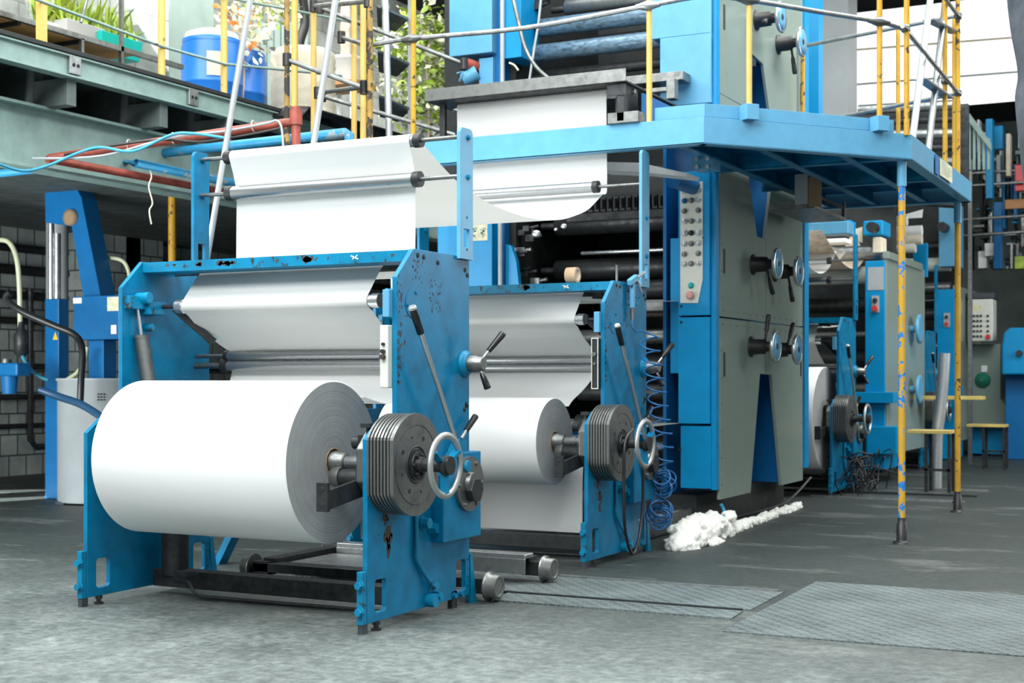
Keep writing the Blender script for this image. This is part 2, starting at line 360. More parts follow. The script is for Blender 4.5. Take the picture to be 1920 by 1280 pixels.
def thing(name, loc, label, cat, group=None):
    o = bpy.data.objects.new(name, None); COL.objects.link(o); o.location = loc; o.empty_display_size = .1
    ROOT[o.name] = Vector(loc); o['label'] = label; o['category'] = cat
    if group: o['group'] = group
    return o
def copy_tree(o, parent=None, dloc=(0, 0, 0), label=None):
    c = o.copy(); COL.objects.link(c)
    if parent is not None: c.parent = parent
    else: c.location = Vector(o.location)+Vector(dloc)
    ROOT[c.name] = ROOT[o.name]+Vector(dloc)
    if label: c['label'] = label
    for ch in list(o.children): copy_tree(ch, c, dloc)
    return c
def smooth_path(pts, k=8):
    out = []; n = len(pts); V = [Vector(p) for p in pts]
    for i in range(n-1):
        p0, p1, p2, p3 = V[max(i-1, 0)], V[i], V[i+1], V[min(i+2, n-1)]
        for j in range(k):
            t = j/k; out.append(.5*((2*p1)+(p2-p0)*t+(2*p0-5*p1+4*p2-p3)*t*t+(3*p1-p0-3*p2+p3)*t**3))
    out.append(V[-1]); return [tuple(p) for p in out]
def arc(cy, cz, r, a0, a1, n=10):
    return [(cy+r*math.cos(math.radians(a0+(a1-a0)*i/n)), cz+r*math.sin(math.radians(a0+(a1-a0)*i/n))) for i in range(n+1)]
def hexbolt(mb, c, d, r, h):
    d = Vector(d).normalized(); c = Vector(c); mb.cyl(c, c+d*h, r, n=6, smooth=False)
    mb.cyl(c, c+d*h*.25, r*1.25, n=16); return mb
# ================================================================ SETTING
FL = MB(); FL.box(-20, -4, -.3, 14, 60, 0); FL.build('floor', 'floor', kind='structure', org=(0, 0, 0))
mb = MB(); mb.box(-15.3, -2, 0, -15, 60, 3.6); mb.build('wall_left', 'wall', kind='structure', org=(-15, 0, 0))
mb = MB(); mb.box(-15.35, -2, 3.6, -15.05, 60, 9); mb.build('wall_upper', 'wallup', kind='structure', org=(-15, 0, 0))
mb = MB(); mb.box(-20, 44, 0, 14, 44.3, 9); mb.build('wall_back', 'wallfar', kind='structure')
mb = MB(); mb.box(-15.3, 4.5, 9, 14, 9.0, 9.2); mb.box(-15.3, 12, 9, 14, 15, 9.2); mb.box(-15.3, 18, 9, 14, 60, 9.2); mb.build('ceiling', 'mezzdark', kind='structure')
# ================================================================ ROLL STANDS
XL0, XL1, XR0, XR1 = -6.08, -6.05, -4.11, -4.08
SHY, SHZ = 6.52, .888
WX0, WX1 = -5.79, -4.43
def side_plate(x0, x1, dy, root, near=False):
    out = [(6.29, .05), (7.41, .055), (7.41, 2.079), (6.767, 2.079), (6.585, 1.91), (6.585, 1.115), (6.41, 1.115), (6.29, 1.03)]
    out = [(y+dy, z) for y, z in out]
    def rr(y0, z0, y1, z1, r=.015):
        return [(y0+r, z0), (y1-r, z0), (y1, z0+r), (y1, z1-r), (y1-r, z1), (y0+r, z1), (y0, z1-r), (y0, z0+r)]
    h1 = [(y+dy, z) for y, z in rr(6.365, .10, 6.478, .275)]; h2 = [(y+dy, z) for y, z in rr(7.25, .09, 7.365, .275)]
    mb = MB(); mb.prism(out, 'x', x0, x1, holes=(h1, h2))
    if near:   # paint rubbed off around the bolts and along the front edge, lettering rubbed away
        rnd = random.Random(3+int(dy)); Y = lambda y: y+dy
        def blot(y, z, r, k=9, mi=1):
            pts = [(XR1+.0004, Y(y)+r*rnd.uniform(.5, 1.2)*math.cos(2*PI*i/k), z+r*rnd.uniform(.6, 1.7)*math.sin(2*PI*i/k)) for i in range(k)]
            mb.add(pts, [tuple(range(k))], mi=mi)
        for i in range(26): blot(rnd.gauss(6.80, .04), rnd.gauss(1.98, .04), rnd.uniform(.002, .010))
        for i in range(40): blot(6.585+abs(rnd.gauss(.02, .03))+.008, rnd.uniform(1.3, 1.95), rnd.uniform(.002, .012))
        for i in range(7): blot(6.60+.01*rnd.random(), 1.33+.045*i, .014)
        for i in range(46): blot(6.93+.15*rnd.random(), 1.73+.19*rnd.random(), rnd.uniform(.003, .008), 6)
        for i in range(40): blot(rnd.uniform(6.6, 7.4), rnd.uniform(1.1, 2.05), rnd.uniform(.0015, .004), 6)
        for a in ((6.50, .50, .045, 14), (6.50, .42, .03, 12), (6.47, .60, .03, 12)): blot(*a, mi=2)
        for i in range(30): blot(6.49+rnd.gauss(0, .03), .53+rnd.gauss(0, .07), rnd.uniform(.003, .01), 7, 2)
    return mb.build('side_plate', 'blue', root, bevel=.003, mats=['blue', 'chip', 'rust'] if near else None)
def roll_stand(dy, label, post_top=2.84, near=True, hang=False, short=False):
    root = thing('roll_stand', (-5.08, 6.9+dy, 0), label, 'paper roll stand', 'roll stands in line along the press')
    Y = lambda y: y+dy
    pl = side_plate(XL0, XL1, dy, root); pr = side_plate(XR0, XR1, dy, root, near)
    # feet, clamp blocks and jacking bolts
    for x0, x1 in ((XL0, XL1), (XR0, XR1)):
        xc = (x0+x1)/2; mb = MB()
        mb.box(x0-.008, Y(6.245), .05, x1-.002, Y(6.287), .33); mb.build('clamp_bar', 'blue_worn', root, bevel=.003)
        for z in (.12, .26):
            mb = MB(); hexbolt(mb, (xc, Y(6.245), z), (0, -1, 0), .021, .03); mb.build('bolt', 'blue_worn', root)
        mb = MB(); mb.box(x0-.004, Y(6.25), 0, x1-.004, Y(6.30), .055); mb.build('foot', 'chip', root)
        mb = MB(); mb.cyl((xc, Y(6.40), 0), (xc, Y(6.40), .012), .028); mb.cyl((xc, Y(6.40), .01), (xc, Y(6.40), .06), .014); mb.cyl((xc, Y(6.40), .03), (xc, Y(6.40), .052), .022, n=6, smooth=False)
        mb.build('levelling_screw', 'dark', root)
        mb = MB(); mb.box(x0, Y(7.20), 0, x1, Y(7.26), .1); mb.build('foot', 'dark', root)
        mb = MB(); mb.prism([(Y(7.412), .30), (Y(7.44), .30), (Y(7.50), 0), (Y(7.43), 0)], 'x', x0-.01, x1+.004); mb.build('brace', 'blue_worn', root)
        if near:
            for z in (.27, .22, .17, .12): hexbolt(MB(), (x1, Y(7.392), z), (1, 0, 0), .006, .006).build('bolt', 'blue_worn', root)
            for y in (7.22, 7.30): hexbolt(MB(), (x1, Y(y), .075), (1, 0, 0), .016, .018).build('bolt', 'blue_worn', root)
    # cross members
    mb = MB(); mb.box(XL1, Y(6.767), 2.012, XR0, Y(6.99), 2.074)
    if near:
        rnd = random.Random(8+int(dy)); mb.cm = 1
        for x, r in ((-5.40, .020), (-5.36, .016), (-5.02, .012), (-4.82, .030), (-4.74, .012), (-4.66, .008), (-4.22, .012), (-5.62, .018), (-5.80, .012), (-5.85, .014), (-5.45, .02)):
            for q in range(3 if r > .014 else 1):
                pts = [(x+q*.012+r*rnd.uniform(.7, 1.4)*math.cos(2*PI*i/10), Y(6.7666), min(2.073, max(2.014, 2.045+rnd.uniform(-.006, .010)+min(.02, r*.8)*rnd.uniform(.6, 1.2)*math.sin(2*PI*i/10)))) for i in range(10)]
                mb.add(pts, [tuple(range(10))])
        mb.cm = 2; mb.bar((-4.50, Y(6.766), 2.055), (-4.45, Y(6.766), 2.035), .003, .007, up=(0, 0, 1)); mb.bar((-4.49, Y(6.766), 2.035), (-4.455, Y(6.766), 2.057), .003, .005); mb.cm = 0
    mb.build('top_cross_bar', 'blue_worn', root, mats=['blue_worn', 'chip', 'whitep'])
    mb = MB(); mb.box(XL1, Y(6.86), .05, XR0, Y(6.99), .155); mb.build('bottom_beam', 'dark', root, bevel=.004)
    mb = MB(); mb.box(XL1, Y(7.2), .9, XR0, Y(7.26), .98); mb.build('rear_cross_bar', 'blue_deep', root, bevel=.003)
    mb = MB(); mb.cyl((-5.93, Y(6.93), .12), (-5.93, Y(6.93), .56), .085); mb.cyl((-5.93, Y(6.93), .56), (-5.93, Y(6.93), .66), .03); mb.build('hydraulic_cylinder', 'dark', root)
    mb = MB(); mb.tube(smooth_path([(-5.86, Y(6.85), .10), (-5.72, Y(6.80), .10), (-5.62, Y(6.78), .03), (-5.4, Y(6.80), .02), (-4.8, Y(6.83), .018), (-4.25, Y(6.84), .02)], 8), .010); mb.build('oil_pipe', 'dark', root)
    # air cylinder on the inner left side
    ac = MB(); ac.cyl((-6.0, Y(6.70), 1.615), (-5.945, Y(6.72), 1.25), .044); ac.cyl((-6.0, Y(6.70), 1.60), (-6.0, Y(6.70), 1.62), .047); a = ac.build('air_cylinder', 'iron', root)
    mb = MB(); mb.cyl((-6.0, Y(6.70), 1.61), (-6.03, Y(6.69), 1.83), .011); mb.build('piston_rod', 'bright', a)
    mb = MB(); mb.box(-6.05, Y(6.60), 1.78, -6.0, Y(6.76), 1.86); mb.cyl((-6.05, Y(6.72), 1.85), (-5.95, Y(6.72), 1.85), .035); mb.box(-6.05, Y(6.74), 1.75, -5.97, Y(6.90), 1.83); mb.cyl((-6.05, Y(6.8), 1.67), (-6.0, Y(6.8), 1.67), .025); mb.build('pivot_bracket', 'blue_worn', root, bevel=.004)
    # idler rollers
    def roller(y, z, r, rr, x0, x1, m='roller', cap='black', rod='iron', capw=.045, xa=XL1, xb=XR0, rod_r=.013):
        mb = MB(); mb.cyl((xa, Y(y), z), (xb, Y(y), z), rod_r, n=14); b = mb.build('roller_rod', rod, root)
        mb = MB(); mb.cyl((x0, Y(y), z), (x1, Y(y), z), r, n=32); rl = mb.build('roller', m, root)
        for q0, q1 in ((x0-capw, x0), (x1, x1+capw)):
            mb = MB(); mb.lathe((q0, Y(y), z), (1, 0, 0), [(0, rod_r), (0, rr-.012), (.006, rr-.012), (.006, rr-.008), (0, rr-.006), (0, rr), (q1-q0, rr), (q1-q0, rod_r)], 32)
            mb.build('roller_end', cap, rl)
    roller(6.86, 1.80, .036, .043, -5.80, -4.41, capw=.05, rod='dark', cap='bright', m='bright')
    roller(7.28, 1.497, .034, .036, -5.78, -4.25, m='rollsteel', cap='black', capw=.03)
    roller(7.27, 1.435, .033, .045, -5.78, -4.25, m='rollsteel', cap='black', rod_r=.02)
    roller(7.08, 2.02, .036, .04, -5.80, -4.35, m='dark')
    mb = MB(); mb.bar((-4.33, Y(6.86), 1.79), (-4.13, Y(7.02), 1.56), .02, .045); mb.box(-4.36, Y(6.84), 1.765, -4.33, Y(6.88), 1.835); mb.build('roller_arm', 'dark', root)
    mb = MB(); mb.bar((-5.87, Y(6.86), 1.79), (-5.72, Y(7.05), 1.58), .02, .05); mb.build('roller_arm', 'dark', root)
    mb = MB(); mb.box(-4.15, Y(6.55), 1.69, -4.108, Y(6.62), 1.84); mb.build('bearing_block', 'blue_light', root, bevel=.003)
    # post frame with the two high rollers
    for x0, x1 in ((XL1-.025, XL1), (XR1-.025, XR1)):
        yc = 7.332; mb = MB(); w = .078
        top = [(Y(yc+w*a), post_top-.03+.03*b_) for a, b_ in ((1, 0), (.8, .8), (.6, 1), (-.6, 1), (-.8, .8), (-1, 0))]
        sl = [(Y(yc-.035), 2.13), (Y(yc+.035), 2.13), (Y(yc+.035), 2.24), (Y(yc-.035), 2.24)]
        mb.prism([(Y(yc-w), 2.06), (Y(yc+w), 2.06)]+top, 'x', x0+(.0005 if x0 < -5 else .026), x1+(.0005 if x0 < -5 else .026), holes=[sl]); po = mb.build('upright_post', 'blue_light' if near and x0 > -5 else 'blue', root, bevel=.002)
        for z in (2.785, 2.55) if post_top < 3 else (2.6, 2.3): hexbolt(MB(), (x1+(.0005 if x0 < -5 else .026), Y(7.345), z), (1, 0, 0), .014, .016).build('bolt', 'blue', po)
        for z in (2.31, 2.12): hexbolt(MB(), (x1+(.0005 if x0 < -5 else .026), Y(7.335), z), (1, 0, 0), .007, .004).build('bolt', 'blue', po)
    if not hang:
        roller(7.33, 2.792, .037, .043, -5.80, -4.41, m='rollsteel', xb=XR0+.03, xa=XL1-.0)
        roller(7.32, 2.556, .044, .048, -5.78, -4.41, m='rollsteel', xb=XR0+.03, xa=XL1-.0)
    else:
        roller(7.27, 2.856, .042, .048, -5.78, -4.47, m='rollsteel', cap='dark', xb=XR0+.03, xa=XL1-.0)
    # reel shaft, disc brake and hand wheel
    cy, cz = Y(SHY), SHZ
    mb = MB(); mb.cyl((-4.46, cy, cz), (-4.1, cy, cz), .037, n=28); mb.cyl((-4.30, cy, cz), (-4.27, cy, cz), .043, n=28)
    mb.build('reel_shaft', 'rollsteel', root)
    mb = MB(); mb.lathe((-4.47, cy, cz), (1, 0, 0), [(0, .062), (.06, .062), (.065, .056), (.10, .054), (.11, .037)], 28); mb.build('shaft_chuck', 'iron', root)
    mb = MB(); mb.cyl((-4.36, cy-.10, cz-.075), (-4.2, cy-.10, cz-.075), .045, n=24); mb.box(-4.2, cy-.16, cz-.13, -4.08, cy-.02, cz-.0); mb.build('rider_roller_arm', 'dark', root)
    mb = MB(); mb.lathe((-4.385, cy-.10, cz-.075), (1, 0, 0), [(0, .05), (.03, .057), (.06, .057), (.06, .04)], 24); mb.build('rider_roller', 'iron', root)
    mb = MB(); mb.cyl((-4.26, cy-.08, cz+.115), (-4.215, cy-.08, cz+.115), .036, n=20); mb.cyl((-4.215, cy-.08, cz+.115), (-4.12, cy-.08, cz+.115), .02); mb.box(-4.20, cy-.14, cz+.06, -4.12, cy-.02, cz+.16); mb.box(-4.17, cy-.16, cz+.20, -4.11, cy-.10, cz+.225); mb.cyl((-4.14, cy-.13, cz+.1), (-4.14, cy-.13, cz+.21), .01); mb.build('latch', 'dark', root, bevel=.002)
    mb = MB(); mb.bar((-4.17, cy-.0, cz-.10), (-4.17, cy-.46, cz-.165), .02, .10); mb.build('bracket_arm', 'dark', root, bevel=.003)
    mb = MB(); mb.box(-4.225, cy-.49, cz-.225, -4.155, cy-.465, cz-.075); mb.cyl((-4.19, cy-.492, cz-.19), (-4.19, cy-.485, cz-.19), .012); mb.cyl((-4.19, cy-.492, cz-.11), (-4.19, cy-.485, cz-.11), .012); mb.build('bracket_pad', 'dark', root, bevel=.002)
    def disc(x0, x1, R, ch):
        pts = []
        for i in range(96):
            a = 2*PI*i/96; y, z = R*math.cos(a), R*math.sin(a); pts.append((cy+max(-ch, min(ch, y)), cz+z))
        return MB().prism(pts, 'x', x0, x1)
    mb = MB()
    hubp = [(cy+.235*math.cos(a*PI/4+PI/8), cz+.235*math.sin(a*PI/4+PI/8)) for a in range(8)]
    mb.prism(hubp, 'x', -4.16, -4.085); hb = mb.build('brake_hub', 'iron', root, bevel=.006)
    for k in range(7):
        disc(-4.083+k*.021, -4.083+k*.021+.013, .275, .232).build('brake_fin', 'iron', root, bevel=.0015)
    disc(-4.085, -3.94, .245, .205).build('brake_core', 'dark', root)
    fc = disc(-3.937, -3.915, .277, .236).build('brake_disc', 'iron', root, bevel=.002)
    mb = MB(); mb.torus((-3.915, cy, cz), (1, 0, 0), .215, .0022, 72, 6); mb.torus((-3.915, cy, cz), (1, 0, 0), .098, .006, 48, 8)
    for i in range(8):
        a = 2*PI*i/8+.3; mb.cyl((-3.9155, cy+.155*math.cos(a), cz+.155*math.sin(a)), (-3.9135, cy+.155*math.cos(a), cz+.155*math.sin(a)), .013 if i % 2 else .008, n=14)
    mb.build('disc_marks', 'dark', fc)
    mb = MB(); mb.lathe((-3.915, cy, cz), (1, 0, 0), [(0, .085), (.01, .085), (.01, .07), (.018, .068), (.018, .045), (.05, .042), (.05, .036), (.17, .036), (.17, .045), (.215, .05)], 32)
    for i in range(6):
        a = 2*PI*i/6; hexbolt(mb, (-3.90, cy+.057*math.cos(a), cz+.057*math.sin(a)), (1, 0, 0), .011, .016)
    mb.build('shaft_hub', 'dark', root)
    hw = MB(); xw = -3.735; hw.torus((xw, cy, cz), (1, 0, 0), .160, .020, 56, 14, rr=.015); wh = hw.build('hand_wheel', 'wheelrim', root)
    mb = MB()
    for i in range(3):
        a = 2*PI*i/3+.5; mb.bar((xw-.01, cy+.03*math.cos(a), cz+.03*math.sin(a)), (xw, cy+.15*math.cos(a), cz+.15*math.sin(a)), .016, .045, up=(1, 0, 0))
    mb.build('wheel_spokes', 'blue', wh)
    mb = MB(); mb.lathe((xw-.04, cy, cz), (1, 0, 0), [(0, .038), (.035, .038), (.035, .055), (.055, .055), (.058, .05), (.058, .012), (.066, .012), (.066, 0.001)], 28)
    for i in range(3):
        a = 2*PI*i/3; mb.cyl((xw+.018, cy+.035*math.cos(a), cz+.035*math.sin(a)), (xw+.021, cy+.035*math.cos(a), cz+.035*math.sin(a)), .006, n=10)
    mb.build('wheel_hub', 'dark', wh)
    # levers on the right plate
    p0, p1 = Vector((-3.98, Y(6.60), 1.715)), Vector((-4.0, Y(7.16), .90)); d = (p0-p1).normalized()
    mb = MB(); mb.cyl(p1, p0-d*.10, .015, n=14); lv = mb.build('brake_lever', 'bright', root)
    mb = MB(); mb.lathe(p0-d*.14, d, [(0, .018), (.002, .021), (.15, .022), (.165, .02), (.17, .0)], 18); mb.build('grip', 'grip', lv)
    mb = MB(); mb.lathe(p0+d*.02, d, [(0, .0225), (.014, .0225), (.017, .017), (.017, 0.001)], 18); mb.build('grip_cap', 'bright', lv)
    mb = MB(); mb.cyl((-4.08, Y(7.19), .84), (-3.96, Y(7.19), .84), .035); mb.prism([(Y(7.12), .78), (Y(7.27), .78), (Y(7.30), .98), (Y(7.20), 1.0), (Y(7.12), .9)], 'x', -4.08, -4.03); mb.build('lever_pivot', 'blue_worn', root, bevel=.004)
    mb = MB(); mb.cyl((-4.03, Y(7.22), 1.0), (-4.03, Y(7.30), 1.06), .011); a = mb.build('short_lever', 'bright', root)
    mb = MB(); mb.cyl((-4.03, Y(7.28), 1.045), (-4.03, Y(7.395), 1.125), .017, .02, 16); mb.build('grip', 'grip', a)
    mb = MB(); mb.lathe((-4.08, Y(7.355), 1.44), (1, 0, 0), [(0, .08), (.012, .08), (.02, .068), (.035, .06)], 28); mb.build('handle_seat', 'blue_worn', root); mb = MB(); mb.lathe((-4.045, Y(7.355), 1.44), (1, 0, 0), [(0, .05), (.05, .048), (.055, .042), (.09, .042), (.095, .036)], 28); st = mb.build('star_handle', 'iron', root)
    for dy_, dz_, ln in ((.055, .075, 1), (.0, -.09, .62), (-.03, .03, .01)):
        if ln < .1: continue
        e = Vector((.04, dy_, dz_)).normalized(); c0 = Vector((-3.99, Y(7.355), 1.44))
        mb = MB(); mb.cyl(c0, c0+e*.12*ln, .009, n=12); ar = mb.build('arm', 'bright', st)
        mb = MB(); mb.lathe(c0+e*.10*ln, e, [(0, .013), (.01, .016), (.12*ln+.02, .022), (.13*ln+.02, .018), (.132*ln+.02, 0.001)], 16); mb.build('grip', 'grip', ar)
    # lower gear box with its small disc
    mb = MB(); mb.prism([(Y(6.96), .415), (Y(7.41), .415), (Y(7.41), .92), (Y(7.12), .92), (Y(6.96), .80)], 'x', -4.08, -4.0); gb = mb.build('gear_box', 'blue', root, bevel=.006)
    mb = MB(); mb.lathe((-4.0, Y(7.24), .735), (1, 0, 0), [(0, .16), (.025, .16), (.025, .07), (.05, .065), (.05, .05)], 40)
    for i in range(6):
        a = 2*PI*i/6; hexbolt(mb, (-3.975, Y(7.24)+.135*math.cos(a), .735+.135*math.sin(a)), (1, 0, 0), .012, .01)
    mb.build('small_disc', 'iron', gb)
    mb = MB(); mb.cyl((-3.97, Y(7.24), .70), (-3.93, Y(7.24), .70), .075, n=6, smooth=False); mb.build('hex_nut', 'dark', gb, bevel=.004)
    for y, z in ((6.86, .535), (6.95, .50)): hexbolt(MB(), (XR1, Y(y), z), (1, 0, 0), .032, .05).build('large_bolt', 'blue_worn', root)
    mb = MB(); mb.tube(smooth_path([(-4.07, Y(6.77), .70), (-4.065, Y(6.77), .42), (-4.065, Y(6.775), .34), (-4.06, Y(6.87), .23), (-4.045, Y(6.95), .15)], 8), .012); mb.cyl((-4.05, Y(6.95), .14), (-4.05, Y(6.965), .19), .022, n=6, smooth=False); mb.cyl((-4.08, Y(6.93), .09), (-4.03, Y(6.93), .09), .04, n=18); mb.cyl((-4.08, Y(6.98), .11), (-4.02, Y(6.98), .11), .025, n=6, smooth=False)
    mb.build('air_pipe', 'blue_worn', root)
    for y, z in ((6.81, 2.045), (6.875, 2.04), (7.034, 2.02), (7.358, 2.0), (7.385, 1.97), (7.37, 1.20), (7.35, 1.17), (7.38, 1.19), (7.09, .10)):
        MB().lathe((XR1, Y(y), z), (1, 0, 0), [(0, .015), (.003, .015), (.003, .009), (.008, .008)], 14).build('socket_screw', 'dark', root)
    mb = MB(); mb.lathe((XR1, Y(6.76), 1.77), (1, 0, 0), [(0, .082), (.004, .082), (.004, .001)], 40)
    for a in (1.2, 3.3, 5.2): hexbolt(mb, (XR1+.004, Y(6.76)+.068*math.cos(a), 1.77+.068*math.sin(a)), (1, 0, 0), .009, .008)
    mb.build('round_cover', 'blue', root)
    return root
S1 = roll_stand(0, 'nearest blue roll stand holding the large white paper roll, at front of the line')
mb = MB(); mb.box(-4.165, 6.545, 1.30, -4.112, 6.60, 1.645); sw = mb.build('switch_box', 'white', S1, bevel=.006)
mb = MB(); mb.cyl((-4.138, 6.546, 1.50), (-4.138, 6.525, 1.50), .012); mb.cyl((-4.138, 6.546, 1.54), (-4.138, 6.53, 1.54), .009); mb.build('toggle', 'dark', sw)
mb = MB(); mb.cyl((-4.138, 6.546, 1.47), (-4.138, 6.52, 1.47), .014); mb.build('button', 'rust', sw)
S2 = roll_stand(2.87, 'second blue roll stand, tape roll on its cross bar and coiled hose beside it', post_top=3.12, hang=True)
mb = MB(); mb.box(-4.165, 9.415, 1.28, -4.112, 9.47, 1.645); sw = mb.build('switch_box', 'dark', S2, bevel=.006)
mb = MB(); mb.torus((-4.138, 9.414, 1.465), (0, 1, 0), .001, .001, 8, 4); mb.cyl((-4.138, 9.415, 1.53), (-4.138, 9.385, 1.53), .016); mb.cyl((-4.138, 9.415, 1.46), (-4.138, 9.40, 1.46), .010); mb.build('toggle', 'iron', sw)
fr = MB()
for a in () and ((-4.165, 1.28, -4.112, 1.286), (-4.165, 1.639, -4.112, 1.645), (-4.166, 1.28, -4.161, 1.645), (-4.116, 1.28, -4.111, 1.645)): fr.box(a[0], 9.410, a[1], a[2], 9.414, a[3])
fr.prism([(-4.166, 1.276), (-4.111, 1.276), (-4.111, 1.649), (-4.166, 1.649)], 'y', 9.409, 9.414, holes=[[(-4.160, 1.283), (-4.117, 1.283), (-4.117, 1.642), (-4.160, 1.642)]]); fr.build('box_rim', 'white', sw)
a = P(412, 1056, z=0); b_ = P(446, 985, y=a[1]); mb = MB(); mb.bar(a, b_, .05, .10, up=(0, 1, 0)); mb.build('stay_bar', 'blue', S2)
MB().cyl((-4.095, 9.72, 2.07), (-4.095, 9.72, 2.20), .009).build('threaded_stud', 'iron', S2)
S3 = roll_stand(9.75, 'third roll stand, seen beyond the grey-green press panel', post_top=3.1, near=False)
S4 = roll_stand(14.95, 'fourth and farthest roll stand, beyond the tall blue columns', post_top=3.1, near=False)
# ================================================================ PAPER ROLLS
def paper_roll(dy, R, label, mid, x1=-4.45):
    cy, cz = SHY+dy, SHZ; x0 = x1-1.36
    root = thing('paper_roll', (x1, cy, cz), label, 'paper roll', 'paper rolls on the stands')
    mb = MB(); mb.lathe((x0, cy, cz), (1, 0, 0), [(0, R-.004), (.004, R), (x1-x0-.006, R), (x1-x0, R-.006)], 128); mb.f = mb.f[:-2]; mb.s = mb.s[:-2]; mb.mi = mb.mi[:-2]
    mb.build('wound_paper', mid, root)
    for x, s_ in ((x1, 1), (x0, -1)):
        mb = MB(); n = 128; vs = []
        for i in range(n):
            a = 2*PI*i/n
            for r in (R-.006, .075): vs.append((x, cy+r*math.cos(a), cz+r*math.sin(a)))
        mb.add(vs, [(2*i, 2*((i+1) % n), 2*((i+1) % n)+1, 2*i+1) for i in range(n)]); mb.build('cut_end', 'rollend', root)
    mb = MB(); rnd = random.Random(5); k = 40; vs = []
    for i in range(k):
        a = 2*PI*i/k
        for q in ((x1-.05, .075), (x1+.006*rnd.random()+.001, .078+.004*rnd.random()), (x1+.003, .070), (x1-.05, .068)): vs.append((q[0], cy+q[1]*math.cos(a), cz+q[1]*math.sin(a)))
    mb.add(vs, [(4*i+j, 4*((i+1) % k)+j, 4*((i+1) % k)+j+1, 4*i+j+1) for i in range(k) for j in range(3)], True); mb.build('cardboard_core', 'core', root)
    return root
paper_roll(0, .452, 'largest white paper roll, on the nearest stand', 'paper')
paper_roll(2.87, .322, 'smaller white paper roll on the second stand', 'paper')
paper_roll(9.75, .60, 'cream-lit paper roll on the third stand, beyond the press panel', 'paper', -4.22)
# ================================================================ PAPER WEBS
def web(paths, label, group=None):
    mb = MB()
    for pth in paths: mb.sheet(pth, WX0, WX1)
    mb.build('paper_web', 'web', label=label, cat='paper web', group=group)
def lower_web(dy, R):
    cy, cz = SHY+dy, SHZ; a0 = 52; q = math.radians(a0)
    st = (cy+(R+.002)*math.cos(q), cz+(R+.002)*math.sin(q)); Y = lambda y: y+dy
    p = smooth_path([st, (Y(6.90), 1.224), (Y(7.03), 1.203), (Y(7.13), 1.22), (Y(7.28), 1.31), (Y(7.325), 1.42)], 8) if .4 < R < .5 else [st, (Y(7.323), 1.43)] if R > .5 else smooth_path([st, (Y(6.80), 1.19), (Y(7.0), 1.27), (Y(7.20), 1.37), (Y(7.325), 1.42)], 8)
    p += [(Y(7.323), 1.50)]+smooth_path([(Y(7.315), 1.52), (Y(7.23), 1.555), (Y(7.13), 1.60), (Y(6.99), 1.67), (Y(6.88), 1.75)], 8)[0:-1]
    p += arc(Y(6.86), 1.80, .0395, 230, 130, 10)
    p += smooth_path([(Y(6.87), 1.87), (Y(6.97), 1.985), (Y(7.06), 2.058)], 6)
    p += arc(Y(7.08), 2.02, .0395, 100, 20, 6)
    return p
p1 = lower_web(0, .452)
p1u = [(7.19, 1.92), (7.30, 1.99), (7.364, 2.10), (7.369, 2.50)]
p1b = [(7.369, 2.556), (7.366, 2.585), (7.33, 2.69)]+arc(7.33, 2.792, .0405, 200, 60, 16)
sag = smooth_path([(7.36, 2.828), (7.46, 2.79), (7.66, 2.70), (7.87, 2.62), (8.08, 2.57), (8.31, 2.525), (8.66, 2.495), (9.0, 2.49), (9.39, 2.52), (9.67, 2.575), (9.93, 2.65), (10.10, 2.735), (10.22, 2.80)], 6)
up = arc(10.27, 2.856, .0455, 255, 350, 8)+[(10.318, 2.95), (10.31, 3.3), (10.304, 3.60)]+arc(10.345, 3.62, .041, 170, 40, 8)
web([p1[:-1]+[(7.125, 2.0), (7.19, 1.95), (7.30, 1.99)]+p1u[2:]+p1b+sag+up], 'long white web from the largest roll, over the high rollers, sagging back to the platform')
p2 = lower_web(2.87, .322)
web([p2+[(10.03, 1.97), (10.3, 1.98), (10.9, 2.0), (12.0, 2.05)]], 'white paper web rising from the smaller roll through the second stand')
mb = MB(); mb.sheet([(9.84, .17), (9.842, .5), (9.86, .75), (9.93, .88), (10.2, .93), (12.0, .95)], WX0, WX1); mb.build('paper_web', 'web', label='shaded lower paper web hanging behind the smaller roll near the floor', cat='paper web')
p3 = lower_web(9.75, .60)
web([p3+[(16.9, 1.97), (17.2, 1.98), (18.4, 2.05)]], 'paper web on the third roll stand, beyond the press panel')
# ================================================================ PRESS TOWER (nearest)
def V(t): return Vector(t)
T1 = thing('press_tower', (-5.2, 13.4, 0), 'tall blue press tower with grey-green side panels and button panel', 'printing press')
def part(name, mat, boxes, parent, bevel=.004, **k):
    mb = MB()
    for bx in boxes: mb.box(*bx)
    return mb.build(name, mat, parent, bevel=bevel, **k)
part('plinth', 'mezzdark', [(-7.0, 12.1, 0, -4.32, 14.9, .30)], T1, .01)
part('base_ledge', 'iron', [(-7.0, 10.75, 0, -4.35, 12.1, .20)], T1, .02)
def front_box(px0, py0, px1, py1, y, dep, name, mat, par='T1', bevel=.004, **k):
    a, b_ = P(px0, py1, y=y), P(px1, py0, y=y)
    return part(name, mat, [(a[0], y, a[2], b_[0], y+dep, b_[2])], T1 if par == 'T1' else par, bevel, **k)
